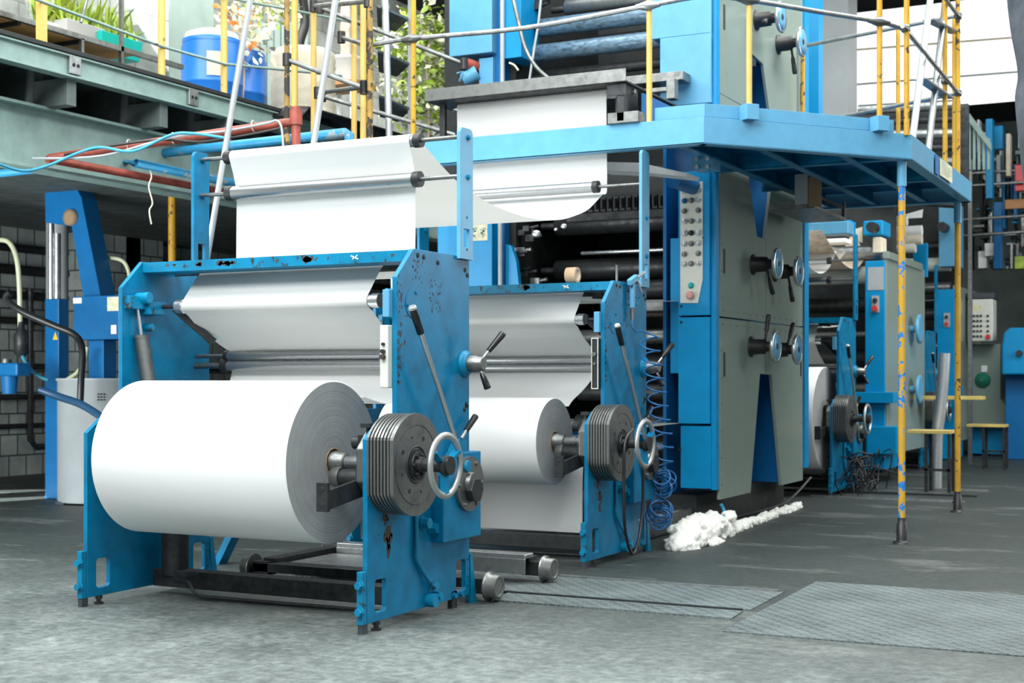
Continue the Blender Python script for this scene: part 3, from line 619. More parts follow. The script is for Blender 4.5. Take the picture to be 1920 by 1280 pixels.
# right column, front towards the stands
part('front_column', 'blue_tower', [(-4.425, 11.92, .95, -4.13, 12.6, 1.90), (-4.425, 11.92, 1.915, -4.13, 12.6, 3.20), (-4.415, 11.95, .37, -4.13, 12.6, .93)], T1, .006)
part('corner_strip', 'blue_tower', [(-4.13, 11.96, .36, -4.085, 12.05, 3.2)], T1, .003)
part('side_box', 'blue_tower', [(-4.53, 12.0, 1.40, -4.43, 12.5, 2.62)], T1, .004)
part('upper_column', 'blue_light', [(-4.60, 11.92, 3.80, -4.12, 12.5, 4.42), (-4.68, 11.92, 4.42, -4.12, 12.5, 6.2)], T1, .006)
part('corner_strip', 'blue_tower', [(-4.12, 11.97, 3.45, -4.085, 12.06, 6.2)], T1, .003)
cp = MB(); q = [(1276, 344), (1318, 340), (1318, 524), (1309, 568), (1276, 568)]
cp.prism([(P(a, b_, y=11.915)[0], P(a, b_, y=11.915)[2]) for a, b_ in q], 'y', 11.908, 11.919); cpo = cp.build('control_panel', 'white', T1, bevel=.002)
cols = (1283.6, 1296.4, 1309.7); rows = (356.6, 375.8, 395, 414.4, 436.7, 456.6, 475.8, 494.2)
for r_i, ry in enumerate(rows):
    for c_i, cx in enumerate(cols):
        if r_i in (2, 6) and c_i == 1: continue
        p = V(P(cx, ry-(c_i-1)*.8, y=11.908)); big = (r_i in (0, 4) and c_i != 1)
        mb = MB(); R_ = .030 if big else .025
        mb.lathe(p, (0, -1, 0), [(0, R_), (.012, R_), (.014, R_*.8), (.014, R_*.62), (.032, R_*.55), (.034, R_*.4)], 18)
        m_ = 'bluehose' if (r_i, c_i) == (1, 0) else ('black' if c_i == 1 and r_i in (0, 4) else ('bright' if (big or (r_i+c_i) % 2) else 'iron'))
        mb.build('button', m_, cpo)
p = V(P(1296, 535, y=11.908)); MB().lathe(p, (0, -1, 0), [(0, .027), (.012, .027), (.014, .02), (.03, .018)], 18).build('button', 'tealp', cpo, label='green start button')
p = V(P(1296, 553.5, y=11.908)); MB().lathe(p, (0, -1, 0), [(0, .02), (.02, .02), (.025, .036), (.045, .034), (.05, .02)], 20).build('button', 'redfade', cpo, label='faded red stop button')
for x, y in ((1277, 337), (1277, 574), (1277, 604), (1275, 842)): MB().lathe(P(x, y, y=11.92), (0, -1, 0), [(0, .014), (.006, .012)], 10).build('screw', 'dark', T1)
# grey-green side panels
hole1 = [(12.965, .27), (13.254, 1.40), (13.644, 1.39), (13.979, .27)]
lo = [(12.06, .27), (12.955, .27), (13.254, 1.40), (13.644, 1.39), (13.985, .27), (14.78, .27), (14.78, 1.895), (12.06, 1.895)]
def rivets(mb, z0, z1):
    mb.cm = 1
    for z in (1.84, 1.96):
        if z0 < z < z1:
            for i in range(14): mb.lathe((-4.08, 12.15+i*.2, z), (1, 0, 0), [(0, .006), (.004, .005)], 8)
    for y in (12.10, 14.72):
        for i in range(24):
            if z0 < .4+i*.24 < z1: mb.lathe((-4.08, y, .4+i*.24), (1, 0, 0), [(0, .006), (.004, .005)], 8)
    a, b_ = max(z0, 1.40), min(z1, 2.72)
    if z0 < 3: mb.box(-4.0798, 13.437, a, -4.079, 13.443, b_)
    mb.cm = 0
mb = MB(); mb.prism(lo, 'x', -4.11, -4.08); rivets(mb, .3, 1.895); lp = mb.build('side_panel', 'panel', T1, mats=['panel', 'dark'])
mb = MB(); mb.prism([(12.06, 1.91), (14.78, 1.91), (14.78, 3.9), (12.06, 3.9)], 'x', -4.11, -4.08, holes=[[(13.16, 2.72), (13.42, 2.72), (13.72, 3.50), (13.72, 3.55), (12.78, 3.55), (12.78, 3.50)]]); rivets(mb, 1.91, 3.9)
up_ = mb.build('side_panel', 'panel', T1, mats=['panel', 'dark'])
mb = MB(); mb.prism([(12.06, 3.905), (12.80, 3.905), (13.0, 4.45), (13.36, 4.42), (13.62, 3.905), (14.78, 3.905), (14.78, 6.2), (12.06, 6.2)], 'x', -4.11, -4.08); mb.build('side_panel', 'panel', T1, bevel=.003)
part('recess_lining', 'blue_deep', [(-4.60, 12.0, .3, -4.57, 14.7, 6.0), (-4.57, 13.99, .3, -4.12, 14.02, 1.45), (-4.57, 13.74, 2.6, -4.12, 13.77, 4.5)], T1, 0)
part('rear_strip', 'blue_tower', [(-4.11, 14.785, .4, -4.06, 14.95, 6.2)], T1, .003)
for y, z in ((12.17, 2.30), (12.17, 1.37), (12.17, 4.5), (14.70, 2.33), (14.70, 1.38), (14.70, 4.25)): MB().box(-4.0795, y-.02, z, -4.074, y+.02, z+.22).build('hinge', 'mezzdark', T1)
def panel_wheel(y, z, lev):
    mb = MB(); mb.lathe((-4.08, y, z), (1, 0, 0), [(0, .10), (.012, .10), (.02, .075), (.14, .07), (.15, .05), (.235, .04)], 26); h = mb.build('hand_wheel_hub', 'black', T1)
    mb = MB(); mb.lathe((-3.86, y, z), (1, 0, 0), [(0, .135), (.012, .15), (.032, .15), (.04, .138), (.034, .124)], 36); w = mb.build('hand_wheel', 'bright', h)
    mb = MB(); mb.lathe((-3.828, y, z), (1, 0, 0), [(0, .127), (.004, .127), (.006, .03)], 32); mb.build('wheel_face', 'blue_light', h)
    mb = MB(); mb.lathe((-3.826, y, z), (1, 0, 0), [(0, .03), (.01, .028)], 16); mb.build('wheel_hub', 'dark', h)
    a = math.radians(lev); e = Vector((.10, math.cos(a), math.sin(a))).normalized(); p0 = Vector((-3.95, y, z))
    mb = MB(); mb.cyl(p0, p0+e*.18, .012); mb.lathe(p0+e*.14, e, [(0, .016), (.02, .02), (.15, .026), (.17, .02), (.172, .0)], 14); mb.build('clamp_lever', 'dark', h)
for a in ((13.02, 2.44, -65), (13.75, 2.42, -75), (12.96, 1.655, 80), (13.70, 1.64, 60), (13.13, 4.80, 200), (13.86, 4.72, -80)): panel_wheel(*a)
# left half of the tower
front_box(842, -60, 922, 107, 11.9, .5, 'upper_cabinet', 'blue_light', bevel=.008)
front_box(898, 107, 924, 200, 11.95, .4, 'cabinet_leg', 'blue_light')
front_box(922, -60, 938, 200, 12.0, .3, 'frame_post', 'blue_deep')
front_box(946, -60, 977, 110, 11.95, .4, 'frame_panel', 'blue_tower')
front_box(820, 415, 923, 900, 11.95, .7, 'lower_cabinet', 'blue_tower', bevel=.008)
front_box(925, 300, 946, 900, 12.1, .5, 'frame_post', 'blue_deep')
for a in ((942, -60, 942, 200), (938, 300, 938, 620)):
    mb = MB(); mb.cyl(P(a[0], a[1], y=11.93), P(a[2], a[3], y=11.93), .022, n=14); mb.build('conduit', 'drumgrey', T1)
mb = MB(); q = [(948, 458), (958, 460), (968, 490), (974, 545), (974, 620), (948, 620)]
mb.prism([(P(a, b_, y=12.0)[0], P(a, b_, y=12.0)[2]) for a, b_ in q], 'y', 12.0, 12.06); mb.build('curved_guard', 'blue_tower', T1, bevel=.003)
front_box(880, 420, 914, 452, 11.946, .003, 'notice_sheet', 'card', bevel=0)
mb = MB(); q = [(878, 488), (889, 488), (881, 473)]; mb.prism([(P(a, b_, y=11.946)[0], P(a, b_, y=11.946)[2]) for a, b_ in q], 'y', 11.944, 11.949); mb.build('warning_triangle', 'iron', T1)
mb = MB()
for k in range(2):
    for j in range(14): 
        cx, cy_ = 888+k*16+random.uniform(-4, 4), 437+random.uniform(-9, 9); a = P(cx, cy_, y=11.945); mb.box(a[0], 11.944, a[2], a[0]+.018, 11.9455, a[2]+.014)
mb.build('printed_marks', 'mezz', T1)
# machinery between the frames: bed, back and the ranks of rollers
part('inner_frame', 'mezzdark', [(-6.2, 14.2, .3, -4.6, 14.4, 6.2), (-7.0, 12.2, .3, -6.2, 14.4, 6.2), (-6.2, 12.4, 3.05, -4.6, 14.2, 3.35), (-4.62, 12.05, .3, -4.60, 14.3, 6.2)], T1, 0)
def roll_x(y, z, r, x0=-6.02, x1=-4.62, m='inkroll', axle=True, nm='press_roller'):
    mb = MB(); mb.lathe((x0, y, z), (1, 0, 0), [(0, r-.012), (.012, r), (x1-x0, r)], 30); o = mb.build(nm, m, T1)
    if axle: mb = MB(); mb.cyl((x0-.16, y, z), (x0, y, z), r*.35, n=14); mb.build('axle', 'dark', o)
    return o
roll_x(12.25, 4.50, .082, -6.05, -4.58); roll_x(12.25, 4.74, .086, -5.97, -4.66); roll_x(12.4, 4.94, .09, -5.75, -4.66, 'iron')
roll_x(12.6, 5.18, .15, -5.55, -4.66, 'white'); roll_x(12.5, 4.62, .05, -5.9, -4.6, 'dark'); roll_x(12.35, 4.30, .05, -5.95, -4.6, 'dark')
roll_x(12.6, 2.42, .10, -5.95, -4.7, 'dark'); roll_x(12.5, 2.20, .09, -5.7, -4.62, 'dark'); roll_x(12.4, 2.56, .018, -5.6, -4.62, 'bright', False)
roll_x(12.45, 1.96, .03, -5.2, -4.62, 'rust', False); roll_x(12.4, 1.75, .07, -5.6, -4.62, 'iron'); roll_x(12.5, 1.50, .09, -5.6, -4.62, 'dark'); roll_x(12.35, 1.22, .08, -5.6, -4.62, 'dark')
roll_x(12.5, 2.85, .10, -5.9, -4.62, 'dark'); roll_x(12.3, .95, .06, -5.6, -4.62, 'dark'); roll_x(12.4, .72, .07, -5.6, -4.62, 'iron')
mb = MB(); mb.box(-5.3, 12.3, 1.98, -4.62, 12.6, 2.09); mb.build('roller_guard', 'iron', T1, bevel=.01)
mb = MB()
for i in range(14): mb.cyl((-5.55+i*.065, 12.2, 2.95), (-5.55+i*.065, 12.2, 3.04), .018, n=10); mb.box(-5.575+i*.065, 12.22, 2.93, -5.525+i*.065, 12.3, 3.06)
mb.box(-5.7, 12.3, 2.86, -4.62, 12.36, 2.93); mb.build('nozzle_row', 'dark', T1)
rnd = random.Random(11)
for k in range(18):
    z = rnd.choice([rnd.uniform(1.9, 2.95), rnd.uniform(4.4, 5.4)]); x = rnd.uniform(-6.18, -6.0); y = rnd.uniform(12.05, 12.35); s_ = rnd.uniform(.02, .05); mb = MB()
    mb.box(x-s_, y, z-s_, x+s_*1.6, y+.06, z+s_); mb.cyl((x, y+.03, z), (x+.14, y+.02, z+.02), s_*.5, n=12); mb.build('gear_fitting', rnd.choice(['dark', 'iron', 'dark']), T1, bevel=.003)
for px, py, s_ in ((1005, 438, .05), (1057, 424, .035), (1042, 430, .02)): MB().ball(V(P(px, py, y=12.04)), s_, sc=(1, .3, .7)).build('lamp_fitting', 'bright', T1)
for pts, r, m_ in (([(958, -20), (972, 40), (985, 90), (1005, 125), (1030, 148)], .020, 'iron'), ([(1016, -20), (1010, 40), (1002, 90), (993, 148)], .012, 'drumgrey'), ([(955, 118), (964, 122), (972, 132)], .01, 'clear')):
    mb = MB(); mb.tube(smooth_path([P(a, b_, y=11.85) for a, b_ in pts], 6), r); mb.build('cable', m_, T1)
p = V(P(869, 117, y=11.85)); mb = MB(); mb.cyl(p, p+V((.10, .15, -.03)), .05, n=20); mb.build('red_cap', 'red', T1)
mb = MB(); mb.cyl(V(P(868, 150, y=11.9)), V(P(895, 135, y=11.95)), .06, .075, 20); mb.tube([P(858, 138, y=11.85), P(868, 134, y=11.8), P(862, 152, y=11.85)], .012); mb.build('motor', 'blue_light', T1)
# dark shelf over the web entry, tray and fittings
sh = MB(); a = P(808, 172, y=10.2); sh.box(-5.985, 10.12, 3.655, -4.19, 10.135, 3.755); sh.box(-5.985, 10.12, 3.655, -4.19, 11.6, 3.67)
sh.box(-5.93, 10.25, 3.30, -5.88, 10.29, 3.655); sh.box(-4.36, 10.32, 3.34, -4.28, 10.36, 3.655); sh.box(-5.93, 10.25, 3.50, -4.20, 11.8, 3.52) if False else None
SH = thing('web_guard_shelf', (-5.1, 10.7, 3.33), 'dark grey steel shelf above the paper web, on the platform edge', 'steel shelf')
sh.build('shelf_plate', 'dark', SH, bevel=.002)
part('front_lip', 'iron', [(-5.99, 10.112, 3.66, -4.185, 10.12, 3.757)], SH, .002)
part('hanger_bracket', 'dark', [(-4.36, 10.15, 3.56, -4.20, 10.16, 3.65), (-4.28, 10.16, 3.36, -4.22, 10.45, 3.655)], SH, .002)
part('end_block', 'iron', [(-4.36, 10.16, 3.345, -4.10, 10.30, 3.43)], SH, .004)
mb = MB(); mb.cyl((-5.85, 10.345, 3.64-.02), (-4.2, 10.345, 3.62), .02); mb.cyl((-5.8, 10.345, 3.62), (-4.40, 10.345, 3.62), .038, n=24); mb.cyl((-4.41, 10.345, 3.62), (-4.33, 10.345, 3.62), .041, n=24); mb.build('guide_roller', 'bright', SH)
part('gusset', 'blue_deep', [(-4.15, 10.35, 3.345, -4.13, 11.8, 3.60)], SH, 0)
part('ink_rail', 'iron', [(-4.85, 11.7, 3.98, -4.3, 11.9, 4.06), (-4.42, 11.6, 3.80, -4.34, 11.7, 3.98), (-4.7, 11.65, 3.88, -4.4, 11.7, 3.92)], SH, .006)
TR = thing('hanging_tray', (-3.69, 13.5, 2.95), 'small grey-brown metal tray hanging under the blue platform', 'tray')
mb = MB(); x0, x1, y0, y1, z = -3.9, -3.48, 12.97, 14.2, 2.945
mb.box(x0, y0, z, x1, y1, z+.012); mb.box(x0, y0, z, x1, y0+.012, z+.07); mb.box(x0, y0, z, x0+.012, y1, z+.07); mb.box(x1-.012, y0, z, x1, y1, z+.03); mb.box(x0, y1-.012, z, x1, y1, z+.03); mb.build('tray_pan', 'iron', TR, bevel=.002)
for (x, y) in ((x1-.03, y0), (x1-.03, y1-.04), (x0+.02, y1-.04)): part('hanger', 'iron', [(x, y, z, x+.03, y+.05, 3.14)], TR, 0)
part('cross_tie', 'dark', [(x1-.03, y0, 3.06, x1-.01, y1, 3.09)], TR, 0)
front_box(1516, 330, 1540, 388, 12.95, .012, 'side_plate', 'core', TR, 0); front_box(1490, 325, 1514, 383, 12.94, .05, 'side_box', 'drumgrey', TR, .004)
# ================================================================ PLATFORM
PF = thing('platform', (-3.2, 12.6, 0), 'raised blue walkway platform on yellow posts beside the press tower', 'platform')
pz0, pz1 = 3.14, 3.345
o_ = [(-6.45, 10.2), (-3.58, 10.2), (-2.33, 11.72), (-2.36, 14.85), (-4.05, 14.85), (-4.05, 11.85), (-6.45, 11.85)]
mb = MB(); mb.prism([(-3.60, 10.235), (-2.37, 11.735), (-2.39, 14.82), (-4.03, 14.82), (-4.03, 11.8), (-4.10, 11.8), (-4.10, 10.235)], 'z', 3.30, 3.335); mb.build('deck', 'blue_deep', PF)
def edge(a, b_, t, name='edge_beam', m='blue_light'):
    a, b_ = Vector((a[0], a[1])), Vector((b_[0], b_[1])); d = (b_-a).normalized(); n = Vector((-d.y, d.x)); q = [a, b_, b_+n*t, a+n*t]
    q2 = [a, b_, b_+n*.10, a+n*.10]
    mb = MB(); mb.prism([tuple(p) for p in q], 'z', pz0, pz1); mb.prism([tuple(p) for p in q2], 'z', pz0-.0005, pz0+.012); return mb.build(name, m, PF, bevel=.002)
edge((-6.45, 10.2), (-3.58, 10.2), .016); edge((-3.58, 10.2), (-2.33, 11.72), .016); edge((-2.33, 11.72), (-2.36, 14.85), .016); edge((-2.36, 14.85), (-4.05, 14.85), .016)
for x, y0, y1 in ((-3.85, 10.3, 14.8), (-3.35, 10.7, 14.8), (-2.85, 11.3, 14.8)): part('joist', 'blue', [(x, y0, pz0+.02, x+.012, y1, pz1-.05), (x, y0, pz0+.015, x+.07, y1, pz0+.03)], PF, 0)
for y, x1 in ((11.8, -2.45), (13.2, -2.45)): part('joist', 'blue', [(-4.05, y, pz0+.03, x1, y+.012, pz1-.05), (-4.05, y, pz0+.02, x1, y+.07, pz0+.035)], PF, 0)
for (a, b_, nm) in (((-4.0, 10.26), (-3.59, 10.26), 0), ((-3.59, 10.26), (-2.46, 11.63), 1)):
    A, B = Vector((a[0], a[1], 0)), Vector((b_[0], b_[1], 0)); mb = MB(); mb.bar(A+V((0, 0, 3.405)), B+V((0, 0, 3.405)), .012, .10); mb.build('toe_board', 'blue_light', PF, bevel=.002)
for (x, y) in ((-3.315, 10.49), (-2.53, 11.44)):
    mb = MB(); d = Vector((1.25, 1.52, 0)).normalized(); c0 = V((x, y, 3.40)); mb.bar(c0-d*.055, c0+d*.055, .11, .12); mb.build('post_socket', 'blue_light', PF, bevel=.003)
for (x, y, m_) in ((-2.42, 11.76, 'yellow_blue'), (-2.50, 15.2-.42, 'yellow')):
    if y > 13: x, y = -2.48, 14.76
    mb = MB(); mb.cyl((x, y, .13), (x, y, 2.98), .029, n=22); pl = mb.build('support_post', m_, PF)
    mb = MB(); mb.cyl((x, y, 2.93), (x, y, 3.16), .038, n=22); mb.build('post_sleeve', 'blue_light', pl)
    mb = MB(); mb.lathe((x, y, 0), (0, 0, 1), [(0, .075), (.014, .07), (.02, .045), (.03, .042), (.16, .042), (.165, .034), (.21, .032)], 26); hexbolt(mb, (x-.04, y-.01, .10), (-1, -.3, 0), .008, .015); mb.build('post_foot', 'black', pl)
part('sign_sheet', 'card', [(-2.328, 12.95, 3.17, -2.325, 13.55, 3.32)], PF, 0)
part('blue_patch', 'blue_deep', [(-2.328, 12.72, 3.16, -2.325, 12.92, 3.33)], PF, 0)
mb = MB(); 
for i in range(6): mb.box(-2.3249, 13.0, 3.30-.02*i, -2.3242, 13.0+random.uniform(.3, .5), 3.306-.02*i)
mb.build('printed_lines', 'mezz', PF)
mb = MB(); a = P(1316, 300, x=-3.9)
a, b_ = P(1297, 319, y=11.0), P(1336, 291, y=11.0); mb.box(a[0], 11.0, a[2], b_[0], 11.2, b_[2])
mb.build('terminal_box', 'blue_light', PF, bevel=.006)
for i in (0, 1):
    for j in (0, 1):
        a = V(P(1308+20*i, 298+15*j, y=11.0)); MB().cyl(a, a-V((0, .03, 0)), .018, n=14).build('knob', 'bright', PF)
mb = MB(); mb.cyl((-4.28, 11.4, 3.06), (-4.28, 11.9, 3.06), .07, n=24); mb.build('fan_motor', 'blue_deep', PF)
mb = MB(); q = [(1120, 303), (1200, 305), (1290, 325), (1285, 331), (1200, 322), (1120, 319)]; mb.prism([(P(a, b_, y=11.0)[0], P(a, b_, y=11.0)[2]) for a, b_ in q], 'y', 11.0, 11.3); mb.build('white_duct', 'whitep', PF)
# guard railing on the platform
GR = thing('guard_railing', (-3.0, 11.5, 3.34), 'yellow-posted steel tube railing around the blue platform', 'railing')
def tubep(name, mat, pts, r, par, smooth=None, **k):
    mb = MB(); mb.tube(smooth_path(pts, smooth) if smooth else pts, r, 14); return mb.build(name, mat, par, **k)
posts = [(-6.622, 10.22, 3.3, 'brownpost'), (-6.167, 10.22, 3.3, 'yellow'), (-4.034, 10.225, 3.335, 'yellow_pale'), (-3.315, 10.49, 3.46, 'yellow_pale'), (-2.53, 11.44, 3.46, 'yellow'), (-2.36, 11.66, 3.33, 'yellow'), (-2.40, 13.60, 3.33, 'yellow'), (-2.37, 14.12, 3.33, 'yellow')]
for x, y, z, m_ in posts: mb = MB(); mb.cyl((x, y, z), (x, y, 5.1), .0225, n=18); mb.build('rail_post', m_, GR)
RZ = 4.235
rp = [(-6.62, 10.2, 4.21), (-6.167, 10.2, 4.222), (-5.1, 10.2, 4.19), (-4.034, 10.2, 4.243), (-3.60, 10.24, 4.27), (-3.315, 10.47, 4.262), (-2.9, 10.98, 4.24), (-2.53, 11.42, 4.22), (-2.38, 11.64, 4.19), (-2.36, 11.9, 4.17), (-2.37, 14.12, 4.12)]
tubep('hand_rail', 'steel', smooth_path(rp[:-1], 4)+[rp[-1]], .0195, GR)
tubep('hand_rail', 'steel', [(-2.37, 11.66, 4.88), (-2.37, 14.12, 4.87)], .0195, GR)
tubep('hand_rail', 'steel', [(-2.36, 14.12, 4.12), (-4.05, 14.6, 4.02)], .0195, GR); tubep('hand_rail', 'steel', [(-2.36, 14.12, 4.87), (-4.05, 14.6, 4.85)], .0195, GR)
for x, y, z in [(-6.167, 10.2, 4.222), (-4.034, 10.2, 4.243), (-3.315, 10.47, 4.262), (-2.53, 11.42, 4.22), (-2.37, 14.12, 4.12), (-2.37, 14.12, 4.87), (-2.40, 13.6, 4.14), (-2.37, 11.66, 4.2)]:
    mb = MB(); dr = Vector((1, 0, 0)) if y < 10.3 else (Vector((1.25, 1.52, 0)).normalized() if y < 11.5 else Vector((0, 1, 0)))
    c0 = V((x, y, z)); mb.lathe(c0-dr*.10, dr, [(0, .021), (.03, .024), (.075, .036), (.10, .040), (.125, .036), (.17, .024), (.20, .021)], 18); mb.build('rail_fitting', 'steel' if x > -4.1 and y < 10.3 else 'iron', GR)
for x, y in ((-4.03, 14.6), (-3.03, 14.55), (-2.45, 14.4)): mb = MB(); mb.cyl((x, y, 3.34), (x, y, 4.95), .0225, n=16); mb.build('rail_post', 'yellow', GR)
# ladder up from the platform
LD = thing('ladder', (-2.5, 12.3, 3.34), 'silver ladder rising from the right side of the blue platform', 'ladder')
la = [(1714, 235), (1748, -30)]; lb = [(1744, 250), (1776, -30)]
A0, A1, B0, B1 = [V(P(*q, x=-2.42)) for q in la+lb]; 
A0.z = max(A0.z, 3.34)
A0.z = P(1714, 235, x=-2.42)[2]
for p0, p1, m_ in ((A0, A1, 'alu'), (B0, B1, 'steel')): mb = MB(); mb.cyl(p0-(p1-p0)*((p0.z-3.345)/(p1.z-p0.z)), p1, .03, n=18); mb.build('ladder_rail', m_, LD)
for t in (.32, .74, 1.1):
    a = A0.lerp(A1, t); b_ = B0.lerp(B1, t); mb = MB(); d = (b_-a); mb.bar(a, a+d*1.9+V((0, 0, -.10)), .10, .014); mb.build('step', 'steel', LD)
# ================================================================ STAIRS and rails behind the high rollers
ST = thing('steel_stairs', (-6.9, 11.2, 0), 'dark steel stair flight behind the high rollers, left of the tower', 'stairs')
for k in range(-1, 4):
    A, B, C_, D = [V(P(px+2*k, py+84.5*k, x=xx)) for px, py, xx in ((706, 8, -6.95), (766, 33, -6.95), (742, 56, -7.15), (708, 46, -7.15))]
    dn = V((0, 0, -.02)); mb = MB(); mb.add([A, B, C_, D, A+dn, B+dn, C_+dn, D+dn], [(0, 1, 2, 3), (7, 6, 5, 4), (0, 4, 5, 1), (1, 5, 6, 2), (2, 6, 7, 3), (3, 7, 4, 0)]); mb.build('stair_tread', 'iron', ST)
for yy in (10.98,):
    mb = MB(); mb.tube([(-6.75, yy, 0), (-6.95, yy, 5.4)], .032, 14); mb.build('stringer_tube', 'alu', ST)
a = P(768, 100, x=-6.95); part('stringer', 'drumgrey', [(-6.97, a[1], 0, -6.93, a[1]+.04, 5.6)], ST, 0)
SR = thing('stair_railing', (-7.5, 10.2, 3.0), 'worn yellow pipe railing with black clamps behind the high rollers', 'railing')
for px, z0, m_, y in ((538, 3.0, 'brownpost', 9.4), (552, 3.0, 'yellow_pale', 10.0), (588, 3.2, 'yellow_pale', 10.4), (681, 3.0, 'yellow_pale', 10.1), (694, 3.0, 'brownpost', 9.5), (664, 3.0, 'yellow_pale', 10.6)):
    a = P(px, 100, y=y); mb = MB(); mb.cyl((a[0], y, z0), (a[0], y, 5.4), .023 if y < 9.6 else .026, n=16); mb.build('rail_post', m_, SR)
def rl(a, b_, ya, yb, r=.02, m_='iron'):
    mb = MB(); mb.tube([P(*a, y=ya), P(*b_, y=yb)], r, 12); mb.build('rail_tube', m_, SR)
    for q, y in ((a, ya), (b_, yb)): p = V(P(*q, y=y)); MB().cyl(p-V((0, 0, .05)), p+V((0, 0, .05)), .036, n=14).build('clamp', 'black', SR)
rl((538, 112), (683, 165), 9.4, 9.5); rl((596, 174), (683, 163), 10.3, 9.5); rl((588, 12), (690, 2), 10.3, 9.5, .022, 'iron'); rl((600, 15), (870, 120), 10.6, 11.0); rl((604, 180), (860, 255), 10.6, 11.0)
rl((690, 85), (640, 70), 10.2, 10.5)
# ================================================================ MEZZANINE
XM = -7.9
MZ = thing('mezzanine', (-11, 14, 0), 'pale green steel mezzanine gallery along the left wall', 'mezzanine')
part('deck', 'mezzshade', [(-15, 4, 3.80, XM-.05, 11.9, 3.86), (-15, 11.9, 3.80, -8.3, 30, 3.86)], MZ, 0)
part('edge_lip', 'mezzdark', [(XM-.05, 4, 3.83, XM+.02, 11.7, 3.865)], MZ, .004)
part('rail_beam', 'mezz', [(XM-.04, 4, 3.66, XM-.02, 11.9, 3.825), (XM-.10, 4, 3.655, XM+.01, 11.9, 3.67), (XM-.10, 4, 3.81, XM+.01, 11.9, 3.825)], MZ, .002)
part('girder', 'mezz', [(-8.28, 4, 2.98, -8.25, 30, 3.44), (-8.37, 4, 2.96, -8.16, 30, 2.985), (-8.37, 4, 3.43, -8.16, 30, 3.455)], MZ, .003)
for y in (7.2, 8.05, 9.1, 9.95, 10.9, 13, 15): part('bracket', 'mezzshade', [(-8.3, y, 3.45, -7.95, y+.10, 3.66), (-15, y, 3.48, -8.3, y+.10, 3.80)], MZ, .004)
for y in (8.02, 9.40): 
    mb = MB(); mb.box(XM-.02, y, 3.68, XM+.012, y+.12, 3.82); o = mb.build('junction_plate', 'steel', MZ, bevel=.004)
    for q in (.04, .085): hexbolt(MB(), (XM+.012, y+q, 3.75), (1, 0, 0), .012, .008).build('bolt', 'dark', o)
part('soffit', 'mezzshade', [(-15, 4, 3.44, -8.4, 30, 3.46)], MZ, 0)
for y, x, r, m_ in ((12.6, -12.6, .13, 'drumgrey'),): mb = MB(); mb.cyl((x, y, 0), (x, y, 3.45), r, n=24); mb.build('column', m_, MZ)
part('column', 'wall', [(-13.2, 10.9, 0, -12.75, 11.3, 3.45)], MZ, .01)
a = P(323, 400, y=12.4); mb = MB(); mb.cyl((a[0], 12.4, 0), (a[0], 12.4, 3.45), .045, n=16); mb.build('yellow_pipe', 'yellow', MZ)
# tarp lying on the gallery end
mb = MB(); q = [(560, 235), (640, 200), (665, 205), (745, 250), (745, 268), (560, 268)]; n_ = 14; vs = []
for i in range(n_+1):
    for j in range(7):
        x = -7.6-1.4*j/6; y = 10.6+2.0*i/n_; vs.append((x, y, 3.87+.05*math.sin(i*1.3+j)*math.sin(j*.9)+(0 if 0 < i < n_ else -.12)))
mb.add(vs, [(i*7+j, i*7+j+1, (i+1)*7+j+1, (i+1)*7+j) for i in range(n_) for j in range(6)], True)
o = mb.build('tarpaulin', 'black', label='black tarpaulin lying on the gallery end behind the yellow posts', cat='tarpaulin'); sm = o.modifiers.new('t', 'SOLIDIFY'); sm.thickness = .02
GP = thing('gallery_railing', (XM, 8.5, 3.86), 'yellow-posted thin blue-grey railing along the gallery edge above the girder', 'railing')
for px, py in ((78, 85), (303, 152), (420, 186), (553, 225)):
    a = P(px, py, x=XM-.03); mb = MB()
    if px == 78: mb.box(a[0]-.03, a[1]-.03, 3.86, a[0]+.03, a[1]+.03, 5.2)
    else: mb.cyl((a[0], a[1], 3.86), (a[0], a[1], 5.3), .03, n=16)
    mb.build('rail_post', 'yellow_pale', GP, bevel=.003)
for pts in ([(30, -15), (85, 5), (303, 87), (420, 120), (553, 133), (640, 142)], [(330, -25), (420, -5), (553, 20), (690, 48)]):
    tubep('rail_tube', 'blue_deep' if False else 'mezz', [P(*q, x=XM) for q in pts], .012, GP)
# pipes under the gallery edge
def pipe(label, m_, pts, r, nm='pipe', cat='pipe', sm=None, group=None):
    mb = MB(); mb.tube(smooth_path(pts, sm) if sm else pts, r, 14)
    return mb.build(nm, m_, label=label, cat=cat, group=group)
JR = P(90, 298, x=-8.1)
pipe('red oxide pipe running back along the gallery girder', 'red', [P(90, 298, x=-8.1), P(455, 366, x=-8.1)], .032)
o = pipe('red oxide pipe crossing from the girder to the yellow post, wires tied along it', 'red', [P(92, 297, x=-8.1), P(530, 231, y=8.9), P(552, 229, y=8.9)], .034)
a = V(P(555, 215, y=8.9)); mb = MB(); mb.cyl(a+V((0, 0, .06)), a-V((0, 0, .6)), .035, n=16); mb.cyl(a+V((0, 0, .03)), a-V((0, 0, .08)), .05, n=16); mb.build('pipe', 'red', label='short dark red upright pipe behind the yellow post', cat='pipe')
pipe('blue pipe bending at the gallery girder below the red pipes', 'bluepipe', [P(-30, 328, y=9.0), P(205, 303, y=9.0), P(232, 303, y=9.05), P(255, 306, x=-8.0), P(470, 350, x=-8.0)], .036)
pipe('long blue pipe crossing behind the high rollers to the stairs', 'bluepipe', [P(262, 292, y=9.5), P(648, 249, y=9.5), P(655, 252, y=9.5), P(655, 300, y=9.5)], .04)
def PC(px, py, off=.07): return P(px, py, y=8.02+.88*(px-92)/438-off)
pipe('thin black cable sagging beside the red pipe', 'black', [PC(*q) for q in ((120, 290), (200, 275), (300, 262), (380, 266), (470, 252), (528, 240))], .010, 'cable', 'cable', 6)
